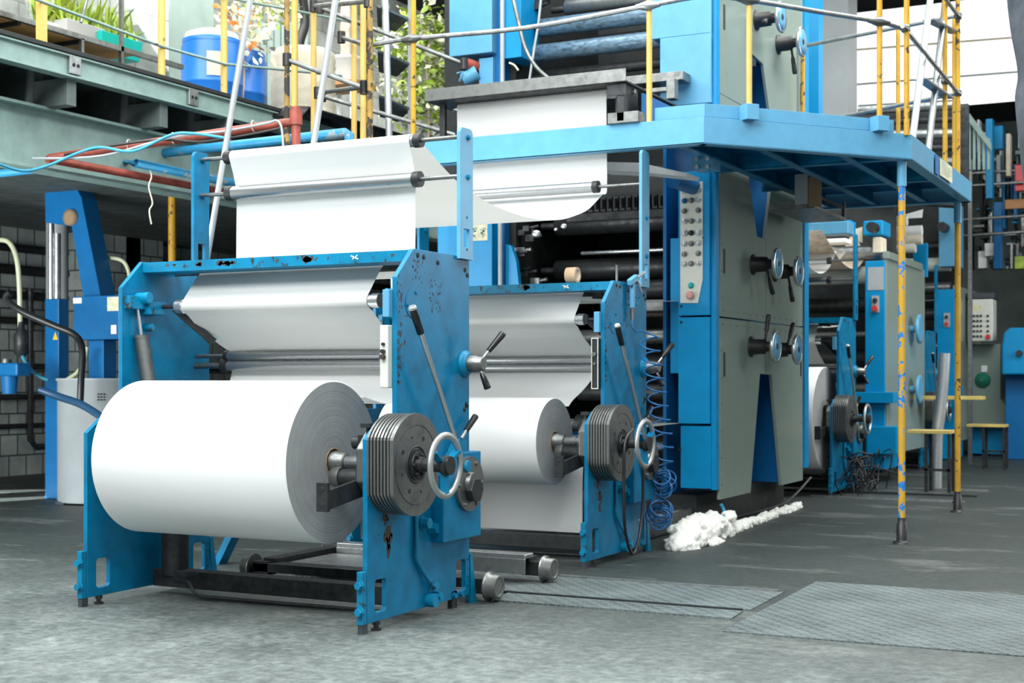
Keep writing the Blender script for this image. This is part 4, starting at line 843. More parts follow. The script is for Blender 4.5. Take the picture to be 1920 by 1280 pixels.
pipe('blue cable looping from the left edge along the red pipe', 'tealhose', [P(-20, 300, x=-7.85), P(40, 320, x=-7.9), P(90, 310, x=-7.95)]+[PC(*q, .10) for q in ((150, 285), (190, 276), (250, 283), (320, 253), (360, 250), (420, 258))], .011, 'cable', 'cable', 6)
pipe('grey cable tied over the red pipe', 'drumgrey', [PC(*q, .09) for q in ((60, 297), (190, 292), (320, 258), (420, 246), (500, 231), (518, 226), (528, 240), (532, 290))], .009, 'cable', 'cable', 6)
for k, px in enumerate((242, 325, 475)):
    a = V(PC(px, 272-.155*(px-242), .02)); MB().torus(a, (.9, .3, .05), .042, .004, 20, 6).build('cable_tie', 'rope', label=['left', 'middle', 'right'][k]+' white cable tie around the red crossing pipe', cat='cable tie')
pipe('pale string hanging from the red pipe', 'rope', [P(277, 308, x=-8.0), P(284, 330, x=-8.0), P(279, 350, x=-8.0), P(286, 380, x=-8.0), P(280, 395, x=-8.0), P(284, 420, x=-8.0)], .006, 'string', 'string', 5)
for (a, b_, lb) in (((474, -30), (388, 485), 'bright aluminium tube leaning behind the left post, nearer the girder'), ((632, -20), (588, 270), 'bright aluminium tube leaning behind the high roller web')):
    p0, p1 = V(P(*a, y=8.55)), V(P(*b_, y=8.55)); d = (p1-p0).normalized(); t = (p1.z-0)/-d.z if a[0] < 500 else .9; mb = MB(); mb.cyl(p0-d*.3, p1+d*t, .024, n=18); mb.build('leaning_tube', 'alu', label=lb, cat='metal tube')
# ================================================================ THINGS ON THE GALLERY
GZ = 3.865
def drum(x, y, r, h, m_, label, lid='blue', z=GZ, tags=()):
    t = thing('plastic_drum', (x, y, z), label, 'drum')
    mb = MB(); mb.lathe((x, y, z), (0, 0, 1), [(0, r*.96), (.03, r), (h*.3, r), (h*.31, r*1.02), (h*.34, r*1.02), (h*.35, r), (h*.86, r), (h*.95, r*.93), (h*.99, r*.9), (h, r*.88)], 40); b = mb.build('drum_body', m_, t)
    mb = MB(); mb.lathe((x, y, z+h), (0, 0, 1), [(-.05, r*.96), (-.01, r*.97), (0, r*.90), (.01, 0.01)], 40); mb.build('drum_rim', m_, t)
    if lid == 'white': mb = MB(); mb.lathe((x, y, z+h), (0, 0, 1), [(0, r*.9), (.05, r*.85), (.085, r*.5), (.09, .001)], 36); mb.build('drum_lid', 'whitep', t)
    for (ang, zz, w, hh, mm) in tags:
        mb = MB(); vs = []
        for i in range(7):
            a = ang+(i/6-.5)*w/r
            for k in (0, 1): vs.append((x+(r*1.022)*math.cos(a), y+(r*1.022)*math.sin(a), z+zz+hh*k))
        mb.add(vs, [(2*i, 2*i+2, 2*i+3, 2*i+1) for i in range(6)], True); mb.build('label_sheet', mm, b)
    return t
dr_ = math.radians
drum(-8.42, 10.35, .28, .62, 'drumblue', 'blue plastic drum with white lid and paper label on the gallery', 'white', tags=[(dr_(-45), .24, .15, .22, 'cream')])
drum(-8.50, 10.82, .28, .60, 'drumblue', 'blue plastic drum with torn label, between the white-lidded drum and the wrapped bale', 'blue', tags=[(dr_(-62), .10, .15, .20, 'cream')])
t = thing('wrapped_bale', (-8.35, 11.45, GZ), 'cream wrapped drum-shaped bale tied with string on the gallery', 'bale')
mb = MB(); rnd = random.Random(2); prof = [(0, .30), (.03, .335)]+[(.03+.70*i/22, .335+.008*(-1)**i*rnd.uniform(.3, 1)) for i in range(1, 22)]+[(.74, .33), (.77, .29), (.78, .02)]
mb.lathe((-8.3, 11.62, GZ), (0, 0, 1), [(a, r*.96) for a, r in prof], 36); mb.build('wrapping', 'cream', t)
def leafy(mb, c, R, n, size, rnd, sc=(1, 1, 1)):
    for _ in range(n):
        d = Vector((rnd.gauss(0, 1), rnd.gauss(0, 1), rnd.gauss(0, 1))).normalized(); p = Vector(c)+Vector((d.x*sc[0], d.y*sc[1], d.z*sc[2]))*R*rnd.uniform(.3, 1)
        u = Vector((rnd.gauss(0, 1), rnd.gauss(0, 1), rnd.gauss(-.3, .6))).normalized(); w = u.cross(Vector((rnd.gauss(0, 1), rnd.gauss(0, 1), rnd.gauss(0, 1)))).normalized(); s_ = size*rnd.uniform(.6, 1.3); nn = u.cross(w)
        vs = [p, p+u*s_*.35+w*s_*.3+nn*s_*.05, p+u*s_*.8+w*s_*.22, p+u*s_*1.15-nn*s_*.1, p+u*s_*.8-w*s_*.22, p+u*s_*.35-w*s_*.3+nn*s_*.05]
        mb.add(vs, [(0, 1, 2, 3), (0, 3, 4, 5)], True)
rnd = random.Random(21)
# plywood shelf with planters
SF = thing('plant_shelf', (-8.8, 8.1, GZ), 'brown plywood shelf on a grey steel frame, planters on top, on the gallery', 'shelf')
zs = 4.05
part('board', 'kraft', [(-10.2, 6.0, zs, -8.13, 9.05, zs+.02)], SF, .002)
part('frame_bar', 'iron', [(-8.16, 5.9, zs-.01, -8.12, 9.6, zs+.03)], SF, 0)
for y in (6.9, 7.75, 8.4): part('cross_batten', 'mezzdark', [(-10.2, y, zs-.03, -8.15, y+.03, zs)], SF, 0)
for y in (7.42, 8.38, 8.83): part('shelf_leg', 'iron', [(-8.15, y, GZ, -8.12, y+.03, zs+ (.9 if y > 8.8 else 0))], SF, 0)
def planter(a, m_, label, w=.3, x=-8.5, leaf='leaf', nleaf=70, hh=.16, z=zs+.02):
    (px, py) = a; p = P(px, py, x=x); t = thing('planter_box', (x, p[1], z), label, 'planter')
    mb = MB(); y0, y1 = p[1]-w/2, p[1]+w/2; q = .02
    vs = [(x-.10+q, y0+q, z), (x+.10-q, y0+q, z), (x+.10-q, y1-q, z), (x-.10+q, y1-q, z), (x-.11, y0, z+hh), (x+.11, y0, z+hh), (x+.11, y1, z+hh), (x-.11, y1, z+hh)]
    mb.add(vs, [(0, 1, 2, 3), (0, 4, 5, 1), (1, 5, 6, 2), (2, 6, 7, 3), (3, 7, 4, 0), (4, 5, 6, 7)]); mb.build('trough', m_, t, bevel=.006)
    mb = MB(); rr = random.Random(px)
    for k in range(nleaf):
        b0 = Vector((x+rr.uniform(-.08, .08), rr.uniform(y0, y1), z+hh-.01)); dd = Vector((rr.gauss(0, .35), rr.gauss(0, .35), 1)).normalized(); L = rr.uniform(.12, .36); s_ = Vector((0, .012, 0))
        m0 = b0+dd*L*.6; tip = b0+dd*L+Vector((dd.x, dd.y, -.1))*L*.35; mb.add([b0-s_, b0+s_, m0+s_*1.4, m0-s_*1.4, tip], [(0, 1, 2, 3), (3, 2, 4)], True)
    mb.build('leaves', leaf, t); return t
planter((95, 40), 'whitep', 'white planter with thin green plants at the far left of the shelf', .3, -8.6)
planter((145, 60), 'drumgrey', 'pale blue-grey planter box with leafy green plants on the shelf', .45, -8.5, hh=.2)
planter((212, 92), 'tealp', 'bright teal planter box at the right end of the shelf', .5, -8.45, hh=.17)
pipe('dark slanting bar hanging above the pale planter', 'iron', [P(168, -20, x=-8.0), P(152, 42, x=-8.0)], .012, 'slanting_bar', 'metal bar')
# flowers and shrubs
def shrub(name, c, label, R, sc, m_='leaf', n=260, size=.09, extra=None, pot=None, base=GZ, cat='plant'):
    t = thing(name, (c[0], c[1], base), label, cat); mb = MB(); leafy(mb, c, R, n, size, rnd, sc); mb.build('foliage', m_, t)
    if extra: mb = MB(); leafy(mb, c, R, extra[1], size*.9, rnd, sc); mb.build('pale_leaves', extra[0], t)
    mb = MB(); mb.tube(smooth_path([(c[0], c[1], base), (c[0]+.03, c[1], (base+c[2])/2), (c[0]-.02, c[1], c[2]+R*sc[2]*.5)], 5), .014)
    for k in range(6): e = Vector((rnd.gauss(0, .5), rnd.gauss(0, .5), rnd.uniform(.2, .9)))*R*.9; mb.tube([c, tuple(Vector(c)+e)], .006, 6)
    mb.build('stem', 'trunk', t); return t
a = P(800, 130, y=13.0)
shrub('leafy_shrub', a, 'large bright green shrub with pale leaves, left of the blue tower cabinet', .62, (1, 1, 1.35), n=800, extra=('leafw', 650), base=GZ-.3, size=.085)
a = P(452, 60, x=-8.3); shrub('flowering_plant', a, 'plant with orange and white leaves hanging over the blue drums', .34, (1, 1, 1.2), 'leafw', 110, .085, ('orange', 45), base=GZ)
a = P(500, 10, x=-8.6); shrub('flowering_plant', a, 'white-leaved plant at the top edge above the cream bale', .36, (1, 1.4, .7), 'leafw', 130, .08, ('leaf', 70), base=GZ+.9)
a = P(640, 60, x=-9.2)
t = thing('potted_yucca', (a[0], a[1], GZ), 'potted palm with knobbly trunk in a white pot on a white stool', 'potted plant')
b0 = V(P(648, 140, x=-9.2)); zt = b0.z
mb = MB(); mb.lathe((b0.x, b0.y, zt-.12), (0, 0, 1), [(0, .13), (.02, .14), (.27, .19), (.28, .21), (.31, .21), (.31, .17), (.26, .16)], 24); mb.build('pot', 'whitep', t)
mb = MB(); mb.lathe((b0.x, b0.y, zt+.14), (0, 0, 1), [(.08*i, .055+.012*(i % 2)) for i in range(16)], 14); mb.build('trunk', 'trunk', t)
mb = MB(); leafy(mb, (b0.x, b0.y, zt+1.3), .3, 40, .25, rnd); mb.build('foliage', 'leaf', t)
t = thing('stool', (b0.x, b0.y, GZ), 'white wooden stool under the white pot on the gallery', 'stool')
part('seat', 'wood', [(b0.x-.30, b0.y-.26, zt-.17, b0.x+.30, b0.y+.26, zt-.12)], t, .006)
for i in (-1, 1):
    for j in (-1, 1): part('leg', 'whitep', [(b0.x+.22*i-.02, b0.y+.19*j-.02, GZ, b0.x+.22*i+.02, b0.y+.19*j+.02, zt-.17)], t, .003)
part('rung', 'whitep', [(b0.x-.22, b0.y-.2, GZ+.2, b0.x+.22, b0.y-.17, GZ+.24)], t, 0)
c0 = P(480, 40, x=-9.5)
pipe('bundle of black cables hanging behind the yellow posts', 'black', [P(565, -20, x=-9.0), P(572, 40, x=-9.0), P(562, 80, x=-9.0), P(560, 120, x=-9.0)], .05, 'cable_bundle', 'cables', 5)
# upper gallery background
t = thing('louvred_screen', (-13.9, 17, GZ), 'grey louvred screen with upright slats behind the blue drums', 'screen')
for i in range(9):
    a = P(468+i*13, 42, x=-12.5); mb = MB(); mb.box(-12.55, a[1]-.07, GZ, -12.5, a[1]+.07, a[2]); mb.build('slat', 'duct', t)
a, b_ = P(318, 0, x=-11.5), P(402, 0, x=-11.5)
part('air_duct', 'duct', [(-12.6, a[1], GZ, -11.5, b_[1], 7.5)], None, .02, label='large grey-green upright duct behind the white-lidded blue drum', cat='duct')
a, b_ = P(236, 0, x=-11.0), P(318, 100, x=-11.0)
mb = MB(); mb.prism([(a[1], 5.9), (b_[1], 5.9), (b_[1], 4.9), (a[1]+.2, 5.35)], 'x', -12.6, -11.0); mb.build('concrete_hopper', 'wallup', label='pale slanting concrete hopper left of the grey-green duct', cat='hopper', bevel=.02)
mb = MB(); a = P(186, 0, x=-14); b_ = P(232, 0, x=-14); mb.box(-14.6, a[1], 3.87, -14, b_[1], 9); mb.build('wall_pilaster', 'whitep', label='white pilaster on the left wall above the planters', cat='pilaster')
# ================================================================ LEFT: drum pump machine
DP = thing('drum_hoist', (-11.5, 11.5, 0), 'blue drum hoist with slanted arm and control box beside the grey drum', 'hoist machine')
y0 = 11.76
def fb(px0, py0, px1, py1, y, dep, name, mat, par, bevel=.006, **k): return front_box(px0, py0, px1, py1, y, dep, name, mat, par, bevel, **k)
a = P(84, 600, y=y0); b_ = P(110, 600, y=y0); z1 = P(96, 560, y=y0)[2]
part('mast_base', 'blue_deep', [(a[0], y0, 0, b_[0], y0+.16, z1)], DP, .01)
mb = MB(); mb.cyl(P(96, 562, y=y0+.08), P(96, 400, y=y0+.08), .035, n=18); mb.build('piston_rod', 'bright', DP)
mb = MB(); p0 = P(105, 600, y=y0+.12); mb.cyl((p0[0]+.02, y0+.12, z1), (p0[0]+.02, y0+.12, 3.0), .04, n=18); mb.build('guide_rod', 'steel', DP)
mb = MB(); q = [(91, 353), (148, 350), (160, 372), (196, 556), (163, 556), (141, 425), (92, 418)]
pr = [P(a, b_, y=y0) for a, b_ in q]; mb.prism([(p[0], p[2]) for p in pr], 'y', y0-.06, y0+.18); mb.build('slanted_arm', 'blue_deep', DP, bevel=.01)
mb = MB(); mb.lathe(P(135, 408, y=y0-.06), (0, -1, 0), [(0, .09), (.05, .09), (.06, .05)], 20); mb.build('air_fitting', 'core', DP)
fb(138, 553, 223, 637, y0-.25, .35, 'control_box', 'blue_deep', DP)
fb(137, 558, 153, 569, y0-.254, .003, 'name_plate', 'whitep', DP, 0)
fb(201, 556, 222, 583, y0-.254, .003, 'gauge_plate', 'card', DP, 0)
fb(208, 609, 218, 626, y0-.26, .01, 'switch', 'whitep', DP, 0)
fb(166, 637, 194, 712, y0-.1, .2, 'ram_post', 'blue_deep', DP)
mb = MB(); a = P(104, 630, y=y0); mb.prism([(a[0]-.04, a[2]-.04), (a[0]+.04, a[2]-.04), (a[0], a[2]+.05)], 'y', y0-.003, y0); mb.build('warning_sticker', 'warn', DP)
gx, gy = -11.04, 11.66
t = thing('fibre_drum', (gx, gy, 0), 'tall grey ink drum standing left of the nearest roll stand', 'drum')
mb = MB(); mb.lathe((gx, gy, .02), (0, 0, 1), [(0, .43), (.02, .44), (1.30, .44), (1.31, .455), (1.335, .455), (1.335, .43)], 56); dbb = mb.build('drum_body', 'drumgrey', t)
for k in range(3): 
    mb = MB(); a = -PI/2+k*2.1-.5; mb.box(gx+.39*math.cos(a)-.06, gy+.39*math.sin(a)-.06, 0, gx+.39*math.cos(a)+.06, gy+.39*math.sin(a)+.06, .03); mb.build('castor_plate', 'chip', t)
mb = MB(); vs = []
for i in range(5):
    a = dr_(-153-(i*2.5)+0)
    for k in (0, 1): vs.append((gx+.443*math.cos(a), gy+.443*math.sin(a), .95+.13*k))
mb.add(vs, [(2*i, 2*i+2, 2*i+3, 2*i+1) for i in range(4)], True); mb.build('label_sheet', 'whitep', dbb)
mb = MB()
for k in range(3):
    a0_ = dr_(-48+k*4)
    for j, w in ((0, .03), (.05, .03), (.10, .03)): 
        mb.box(gx+.442*math.cos(a0_)-.008, gy+.442*math.sin(a0_)-.006, 1.12+j*.6, gx+.442*math.cos(a0_)+.008, gy+.442*math.sin(a0_)+.004, 1.135+j*.6)
mb.build('stencil_marks', 'black', dbb)
pipe('thick black hose looping from the wall into the grey drum', 'hose', [P(20, 548, y=10.6), P(12, 560, y=10.6), P(40, 583, y=10.6), P(100, 610, y=10.7), P(140, 628, y=10.8), P(154, 655, y=10.9), P(152, 712, y=10.95), P(150, 760, y=10.95)], .036, 'hose', 'hose', 7)
pipe('thick dark blue hose end poking toward the nearest roll stand', 'navyhose', [P(76, 731, y=9.6), P(115, 745, y=9.6), P(150, 757, y=9.5), P(185, 778, y=9.4), P(210, 800, y=9.2)], .035, 'hose', 'hose', 6)
pipe('yellowed clear hose hanging down the left wall', 'clear', [P(-10, 450, y=11.5), P(15, 453, y=11.5), P(30, 480, y=11.5), P(36, 530, y=11.5), P(38, 620, y=11.5)], .028, 'hose', 'hose', 6)
pipe('yellowed hose arching behind the blue hoist arm to the stand', 'clear', [P(205, 483, y=12), P(228, 488, y=12), P(240, 505, y=12), P(246, 545, y=12)], .022, 'hose', 'hose', 6)
t = thing('air_filter', P(25, 740, y=11.0), 'blue compressed air filter hanging at the far left wall', 'air filter')
fb(-5, 680, 32, 705, 11.0, .2, 'filter_head', 'blue_deep', t, .02); p0, p1 = V(P(18, 705, y=11.1)), V(P(18, 738, y=11.1)); mb = MB(); mb.cyl(p0, p1, .09, .075, 20); mb.build('filter_bowl', 'blue_deep', t)
mb = MB(); mb.cyl(P(12, 682, y=11.1), P(12, 673, y=11.1), .06, .05, 16); mb.build('filter_knob', 'iron', t)
p0 = V(P(40, 640, y=11.5)); mb = MB(); mb.lathe(p0-V((0, 0, .18)), (0, 0, 1), [(0, .03), (.05, .08), (.25, .085), (.32, .04), (.4, .03)], 18); mb.build('hose_coupling', 'dark', label='dark hose coupling at the end of the clear wall hose', cat='coupling')
pipe('pale blue air line curving from the coupling to the hoist mast', 'tealhose', [P(42, 668, y=11.4), P(55, 690, y=11.4), P(75, 706, y=11.45), P(90, 712, y=11.5)], .02, 'air_line', 'hose', 6)
pipe('clear hose curving into the grey drum behind the black hose', 'clear', [P(125, 712, y=11.3), P(145, 698, y=11.4), P(158, 675, y=11.5), P(163, 650, y=11.5)], .022, 'hose', 'hose', 6)
for k, (z, r) in enumerate(((.70, .035), (1.10, .04), (1.52, .045), (2.15, .05), (2.5, .06), (2.85, .07), (3.15, .06))):
    mb = MB(); mb.cyl((-14.9, 5, z), (-14.9, 30, z), r, n=14); mb.build('wall_conduit', 'dark', label='dark horizontal conduit on the left block wall, '+['lowest of the seven', 'second from the floor', 'third from the floor', 'fourth and middle one', 'third from the ceiling', 'second from the ceiling', 'highest, right under the gallery'][k], cat='conduit', group='conduits along the left block wall')
a = P(62, 700, x=-14.8); mb = MB(); mb.tube([(-14.85, a[1], 2.6), (-14.85, a[1], .5), (-14.85, a[1]+.1, .4), (-14.85, a[1]+.7, .4)], .045, 12); mb.build('wall_conduit', 'dark', label='upright dark conduit on the left block wall, bending at the bottom', cat='conduit')
for k, (px, y_, w) in enumerate(((205, 13.5, .55), (262, 13.9, .4))): 
    a = P(px, 600, x=-14.6); mb = MB(); mb.box(-15, a[1]-w, 0, -14.5, a[1]+w, 3.45); mb.build('trim_%d' % (k+1), 'wall', kind='structure', org=(-15, 0, 0))
# ================================================================ FLOOR PIECES
mb = MB(); q = [P(1350, 1186, z=0), P(1530, 1086, z=0), P(1760, 1100, z=0), (.8, 9.6, 0), (.8, 7.27, 0)]
mb.prism([(-2.42, 7.2), (.8, 7.24), (.8, 9.24), (-2.46, 9.24)], 'z', 0.0, .007); mb.build('tread_plate', 'tread', label='large steel tread plate set in the floor at the right', cat='floor plate')
mb = MB(); mb.prism([(-4.0, 7.56), (-2.5, 7.59), (-2.52, 7.86), (-4.05, 7.86)], 'z', 0.0, .010); mb.build('tread_plate', 'tread', label='narrow near strip of tread plate beside the floor rail', cat='floor plate')
mb = MB(); mb.prism([(-5.8, 7.9), (-2.5, 7.93), (-2.52, 8.70), (-5.8, 8.66)], 'z', 0.0, .006); mb.build('tread_plate', 'tread', label='middle tread plate between the two floor rails', cat='floor plate')
mb = MB(); mb.box(-4.08, 7.855, .0, -2.53, 7.885, .018); mb.build('floor_rail', 'dark', label='near floor rail edging the tread plate', cat='floor rail', group='trolley rails in the floor')
mb = MB(); mb.box(-4.08, 8.66, .0, -2.55, 8.70, .018); mb.build('floor_rail', 'steel', label='far floor rail edging the tread plate', cat='floor rail', group='trolley rails in the floor')
for k, y in enumerate((15.9, 16.7, 17.6, 26.0, 26.8)):
    mb = MB(); mb.box(-4.3 if y < 20 else -3.8, y, 0, -2.6 if y < 20 else 3, y+.05, .02); mb.build('floor_rail', 'steel' if k != 1 else 'dark', label='thin floor rail beyond the platform, '+['nearest', 'second', 'third', 'fourth', 'farthest'][k]+' from the camera', cat='floor rail', group='distant floor rails')
# roll trolley between the stands
TY = thing('roll_trolley', (-4.9, 8.0, 0), 'low steel roll trolley on flanged wheels between the two stands', 'trolley')
part('side_beam', 'dark', [(-5.8, 7.55, .07, -4.1, 7.67, .13), (-5.8, 8.36, .09, -4.15, 8.48, .17)], TY, .004)
part('tie_beam', 'dark', [(-5.75, 7.6, .08, -5.65, 8.45, .16)], TY, .003); part('tie_beam', 'dark', [(-4.9, 7.6, .08, -4.85, 8.45, .14)], TY, .003)
part('top_channel', 'bright', [(-5.60, 8.24, .17, -4.12, 8.36, .20)], TY, .004); part('top_channel', 'steel', [(-5.60, 8.235, .07, -4.12, 8.25, .17)], TY, .003)
part('deck_plate', 'steel', [(-5.6, 7.68, .12, -4.9, 8.2, .13)], TY, 0)
for x, y in ((-5.86, 7.60), (-5.80, 8.42), (-3.98, 7.54), (-4.02, 8.40)):
    s_ = 1 if x > -5 else -1; mb = MB(); mb.lathe((x-.04*s_, y, .092), (s_, 0, 0), [(0, .09), (.014, .09), (.02, .074), (.075, .072), (.078, .055), (.072, .05)], 28); w = mb.build('trolley_wheel', 'iron', TY)
    mb = MB(); mb.cyl((x-.22*s_, y, .092), (x+.03*s_, y, .092), .022, n=12); mb.box(min(x-.18*s_, x-.06*s_), y-.05, .05, max(x-.18*s_, x-.06*s_), y+.05, .14); mb.build('axle_box', 'dark', w)
# foam
rnd = random.Random(9); mb = MB()
def blob(x, y, z, r): mb.ball((x, y, z), r, 12, 8, (1, 1.1, .8))
L0, L1 = Vector((-3.84, 10.50, 0)), Vector((-4.02, 14.5, 0))
for i in range(260):
    t = rnd.random(); c0 = L0.lerp(L1, t); s_ = (.105 if t < .32 else .06)*(1-.35*t); blob(c0.x-abs(rnd.gauss(0, .035+.03*(t < .3))), c0.y+rnd.uniform(-.04, .04), rnd.uniform(.0, .11 if t < .3 else .04)*(1 if t > .04 else .3), s_*rnd.uniform(.5, 1.1))
for i in range(60): blob(-3.95+rnd.gauss(0, .045), 10.95+rnd.gauss(0, .15), rnd.uniform(.02, .18), rnd.uniform(.03, .08))
for i in range(30): blob(-3.95+rnd.gauss(0, .06), 11.45+rnd.gauss(0, .16), rnd.uniform(.02, .19), rnd.uniform(.03, .08))
for i in range(10): blob(-3.78+rnd.uniform(-.03, .07), 10.95+rnd.uniform(-.1, .25), .01, rnd.uniform(.02, .045))
fo = mb.build('foam_spill', 'foam', label='cream white foam or cotton waste heaped along the base of the press', cat='foam', kind='stuff')
rm = fo.modifiers.new('r', 'REMESH'); rm.mode = 'VOXEL'; rm.voxel_size = .012; rm.use_smooth_shade = True
tx = bpy.data.textures.new('lumps', 'CLOUDS'); tx.noise_scale = .03; dp = fo.modifiers.new('d', 'DISPLACE'); dp.texture = tx; dp.strength = .045; dp.mid_level = .5
pipe('light blue hose curling by the foam under the blue column', 'tealhose', [P(1352, 945, y=11.8), P(1358, 960, y=11.8), P(1354, 975, y=11.5), P(1335, 972, y=11.3), P(1310, 975, y=11.2)], .015, 'hose', 'hose', 6)
pipe('dark hose behind the foam along the press base', 'hose', [(-4.25, 11.7, .02), (-4.2, 12.3, .06), (-4.22, 13.2, .03), (-4.1, 14.2, .08), (-4.0, 14.8, .3)], .014, 'hose', 'hose', 6)
# ================================================================ SMALL THINGS ON STAND 2
a = V(P(1095, 524, y=9.66)); t = thing('tape_roll', (a.x, 9.67, 2.074), 'roll of beige packing tape standing on the second stand\'s cross bar', 'tape roll')
cx0, R_ = -4.50, .060; cz_ = 2.076+R_
mb = MB(); mb.lathe((cx0, 9.72, cz_), (1, 0, 0), [(0, R_-.001), (0, R_), (.085, R_), (.085, R_-.006), (.085, .046), (0, .046), (0, R_-.001)], 40); mb.f = mb.f[:-2]; mb.s = mb.s[:-2]; mb.mi = mb.mi[:-2]; mb.build('tape', 'tape', t)
mb = MB(); mb.lathe((cx0-.001, 9.72, cz_), (1, 0, 0), [(0, .046), (.087, .046), (.087, .042), (0, .042), (0, .046)], 40); mb.f = mb.f[:-2]; mb.s = mb.s[:-2]; mb.mi = mb.mi[:-2]; mb.build('tape_core', 'trunk', t)
x_ = -4.04
AG = thing('air_gun', P(1188, 560, x=x_), 'silver compressed air blow gun hanging on the second stand\'s side plate', 'air gun')
mb = MB(); mb.bar(P(1180, 530, x=x_), P(1193, 520, x=x_), .04, .05); mb.bar(P(1186, 528, x=x_), P(1186, 578, x=x_), .032, .045); mb.build('gun_body', 'blue_light', AG, bevel=.008)
mb = MB(); mb.tube([P(1192, 521, x=x_), P(1200, 516, x=x_), P(1208, 510, x=x_)], .012); mb.build('nozzle', 'alu', AG)
mb = MB(); mb.tube(smooth_path([P(1193, 523, x=x_+.01), P(1198, 530, x=x_+.02), P(1200, 540, x=x_+.02), P(1203, 548, x=x_+.02)], 4), .010); mb.build('trigger', 'alu', AG)
mb = MB(); mb.cyl(P(1186, 578, x=x_), P(1185.5, 600, x=x_), .018, .014, 14); mb.build('hose_fitting', 'iron', AG)
mb = MB(); mb.tube([P(1192, 558, x=x_), P(1200, 554, x=x_), P(1204, 551, x=x_)], .006); mb.tube([P(1192, 572, x=x_), P(1198, 566, x=x_), P(1198, 556, x=x_)], .006); mb.build('hook', 'blue', AG)
# coiled hose: helix hanging from the gun, heaped at the bottom
cl = [P(1185.5, 600, x=-4.03), P(1185, 612, x=-4.02), P(1192, 622, x=-4.0), P(1205, 620, x=-3.99)]
rgt, upv, fwv = Vector((cs, sn, 0)), Vector((0, 0, 1)), Vector((-sn, cs, 0))
for i in range(150):
    t = i/149; c0 = V(P(1216+28*min(1, t*1.2), 632+232*t, x=-3.93)); a = t*9*2*PI; r_ = .075
    cl.append(tuple(c0+rgt*(r_*math.cos(a))+fwv*(r_*math.sin(a))+upv*(.018*math.sin(a))))
rr = random.Random(6)
for (cx_, cy_, n_, r_) in ((1243, 903, 7, .088), (1238, 962, 8, .092)):
    for i in range(n_*18):
        t = i/(n_*18-1); a = t*n_*2*PI+PI/2; k = i//18; j = math.sin(k*2.3+cx_)
        c0 = V(P(cx_+5*j, cy_-14+30*t, x=-3.93))
        cl.append(tuple(c0+rgt*(r_*(.85+.15*math.sin(k*1.7))*math.cos(a))+upv*(r_*.75*math.sin(a))+fwv*(.05*math.sin(a+k)+.03*t)))
mb = MB(); mb.tube(cl, .0065, 8); mb.build('coiled_air_hose', 'bluehose', label='blue spiral air hose hanging in loose coils beside the second stand', cat='hose')
pipe('grey cable hanging in a loop from the second stand brake hub', 'hose', [P(1185, 805, x=-3.86), P(1172, 830, x=-3.86), P(1170, 900, x=-3.86), P(1172, 990, x=-3.88), P(1185, 1038, x=-3.92), P(1198, 1010, x=-3.92), P(1205, 950, x=-3.92), P(1206, 880, x=-3.92)], .012, 'cable', 'cable', 7)
# ================================================================ RIGHT BACKGROUND: further press units
def bb(px0, py0, px1, py1, y, dep, name, mat, par, bevel=.006, **k): return front_box(px0, py0, px1, py1, y, dep, name, mat, par, bevel, **k)
def far_tower(name, label, y, x0, x1, side_y, parts_fn):
    t = thing(name, ((x0+x1)/2-1, y+.8, 0), label, 'printing press', 'further press towers'); parts_fn(t); return t
def switch_plate(px, py, y, par, s_=1):
    bb(px-7*s_, py-16*s_, px+7*s_, py+16*s_, y-.02, .02, 'switch_plate', 'drumgrey', par, .004)
    mb = MB(); a = P(px, py-7*s_, y=y-.02); mb.cyl(a, V(a)-V((0, .04, 0)), .03*s_, n=14); mb.build('button', 'dark', par)
    mb = MB(); a = P(px, py+8*s_, y=y-.02); mb.cyl(a, V(a)-V((0, .05, 0)), .036*s_, n=14); mb.build('button', 'redb', par, label='red stop button')
def t2(t):
    y = 18.6
    bb(1622, 488, 1659, 880, y, .8, 'front_column', 'blue_tower', t, .01)
    bb(1627, 500, 1657, 544, y-.006, .004, 'name_sheet', 'drumgrey', t, 0)
    switch_plate(1641, 570, y, t)
    p = P(1659, 488, y=y); side = P(1697, 488, x=p[0]); z0 = .35
    part('side_panel', 'panel', [(p[0]-.03, y+.02, z0, p[0]+.02, side[1]+1.3, p[2]+.05)], t, .005)
    part('hood', 'panel', [(p[0]-.03, y, p[2]+.02, p[0]+.05, side[1]+1.0, p[2]+.12)], t, .01)
    bb(1500, 0, 1660, 40, y+.5, .4, 'upper_beam', 'blue_tower', t) if False else None
    part('inner_frame', 'mezzdark', [(-6.6, y+1.0, .3, p[0]-.1, y+1.2, 4.2), (-6.6, y+.3, .1, p[0]-.1, y+1.2, .5)], t, 0)
    bb(1618, 412, 1655, 442, y+.1, .5, 'drive_head', 'blue_tower', t, .02)
    mb = MB(); mb.cyl(P(1640, 428, y=y), V(P(1640, 428, y=y))-V((0, .2, 0)), .07, n=18); mb.build('drive_knob', 'dark', t)
    for k, (z, r, m_) in enumerate(((2.75, .12, 'white'), (3.05, .10, 'steel'), (2.35, .1, 'dark'), (1.95, .04, 'bright'), (1.6, .12, 'dark'), (1.2, .1, 'iron'))):
        mb = MB(); mb.cyl((-6.4, y+.5, z), (p[0]-.15, y+.5, z), r, n=22); mb.build('press_roller', m_, t)
    bb(1600, 735, 1675, 755, y-.1, .3, 'lower_arm', 'blue_tower', t); bb(1625, 800, 1680, 850, y-.1, .6, 'lower_box', 'blue_tower', t)
    a = P(1706, 592, x=p[0]+.05)
    for z in (2.05, 1.2):
        mb = MB(); mb.lathe((p[0]+.02, side[1]+.3, z), (1, 0, 0), [(0, .05), (.1, .05), (.1, .2), (.13, .21), (.14, .17)], 24); mb.build('hand_wheel', 'blue_light', t)
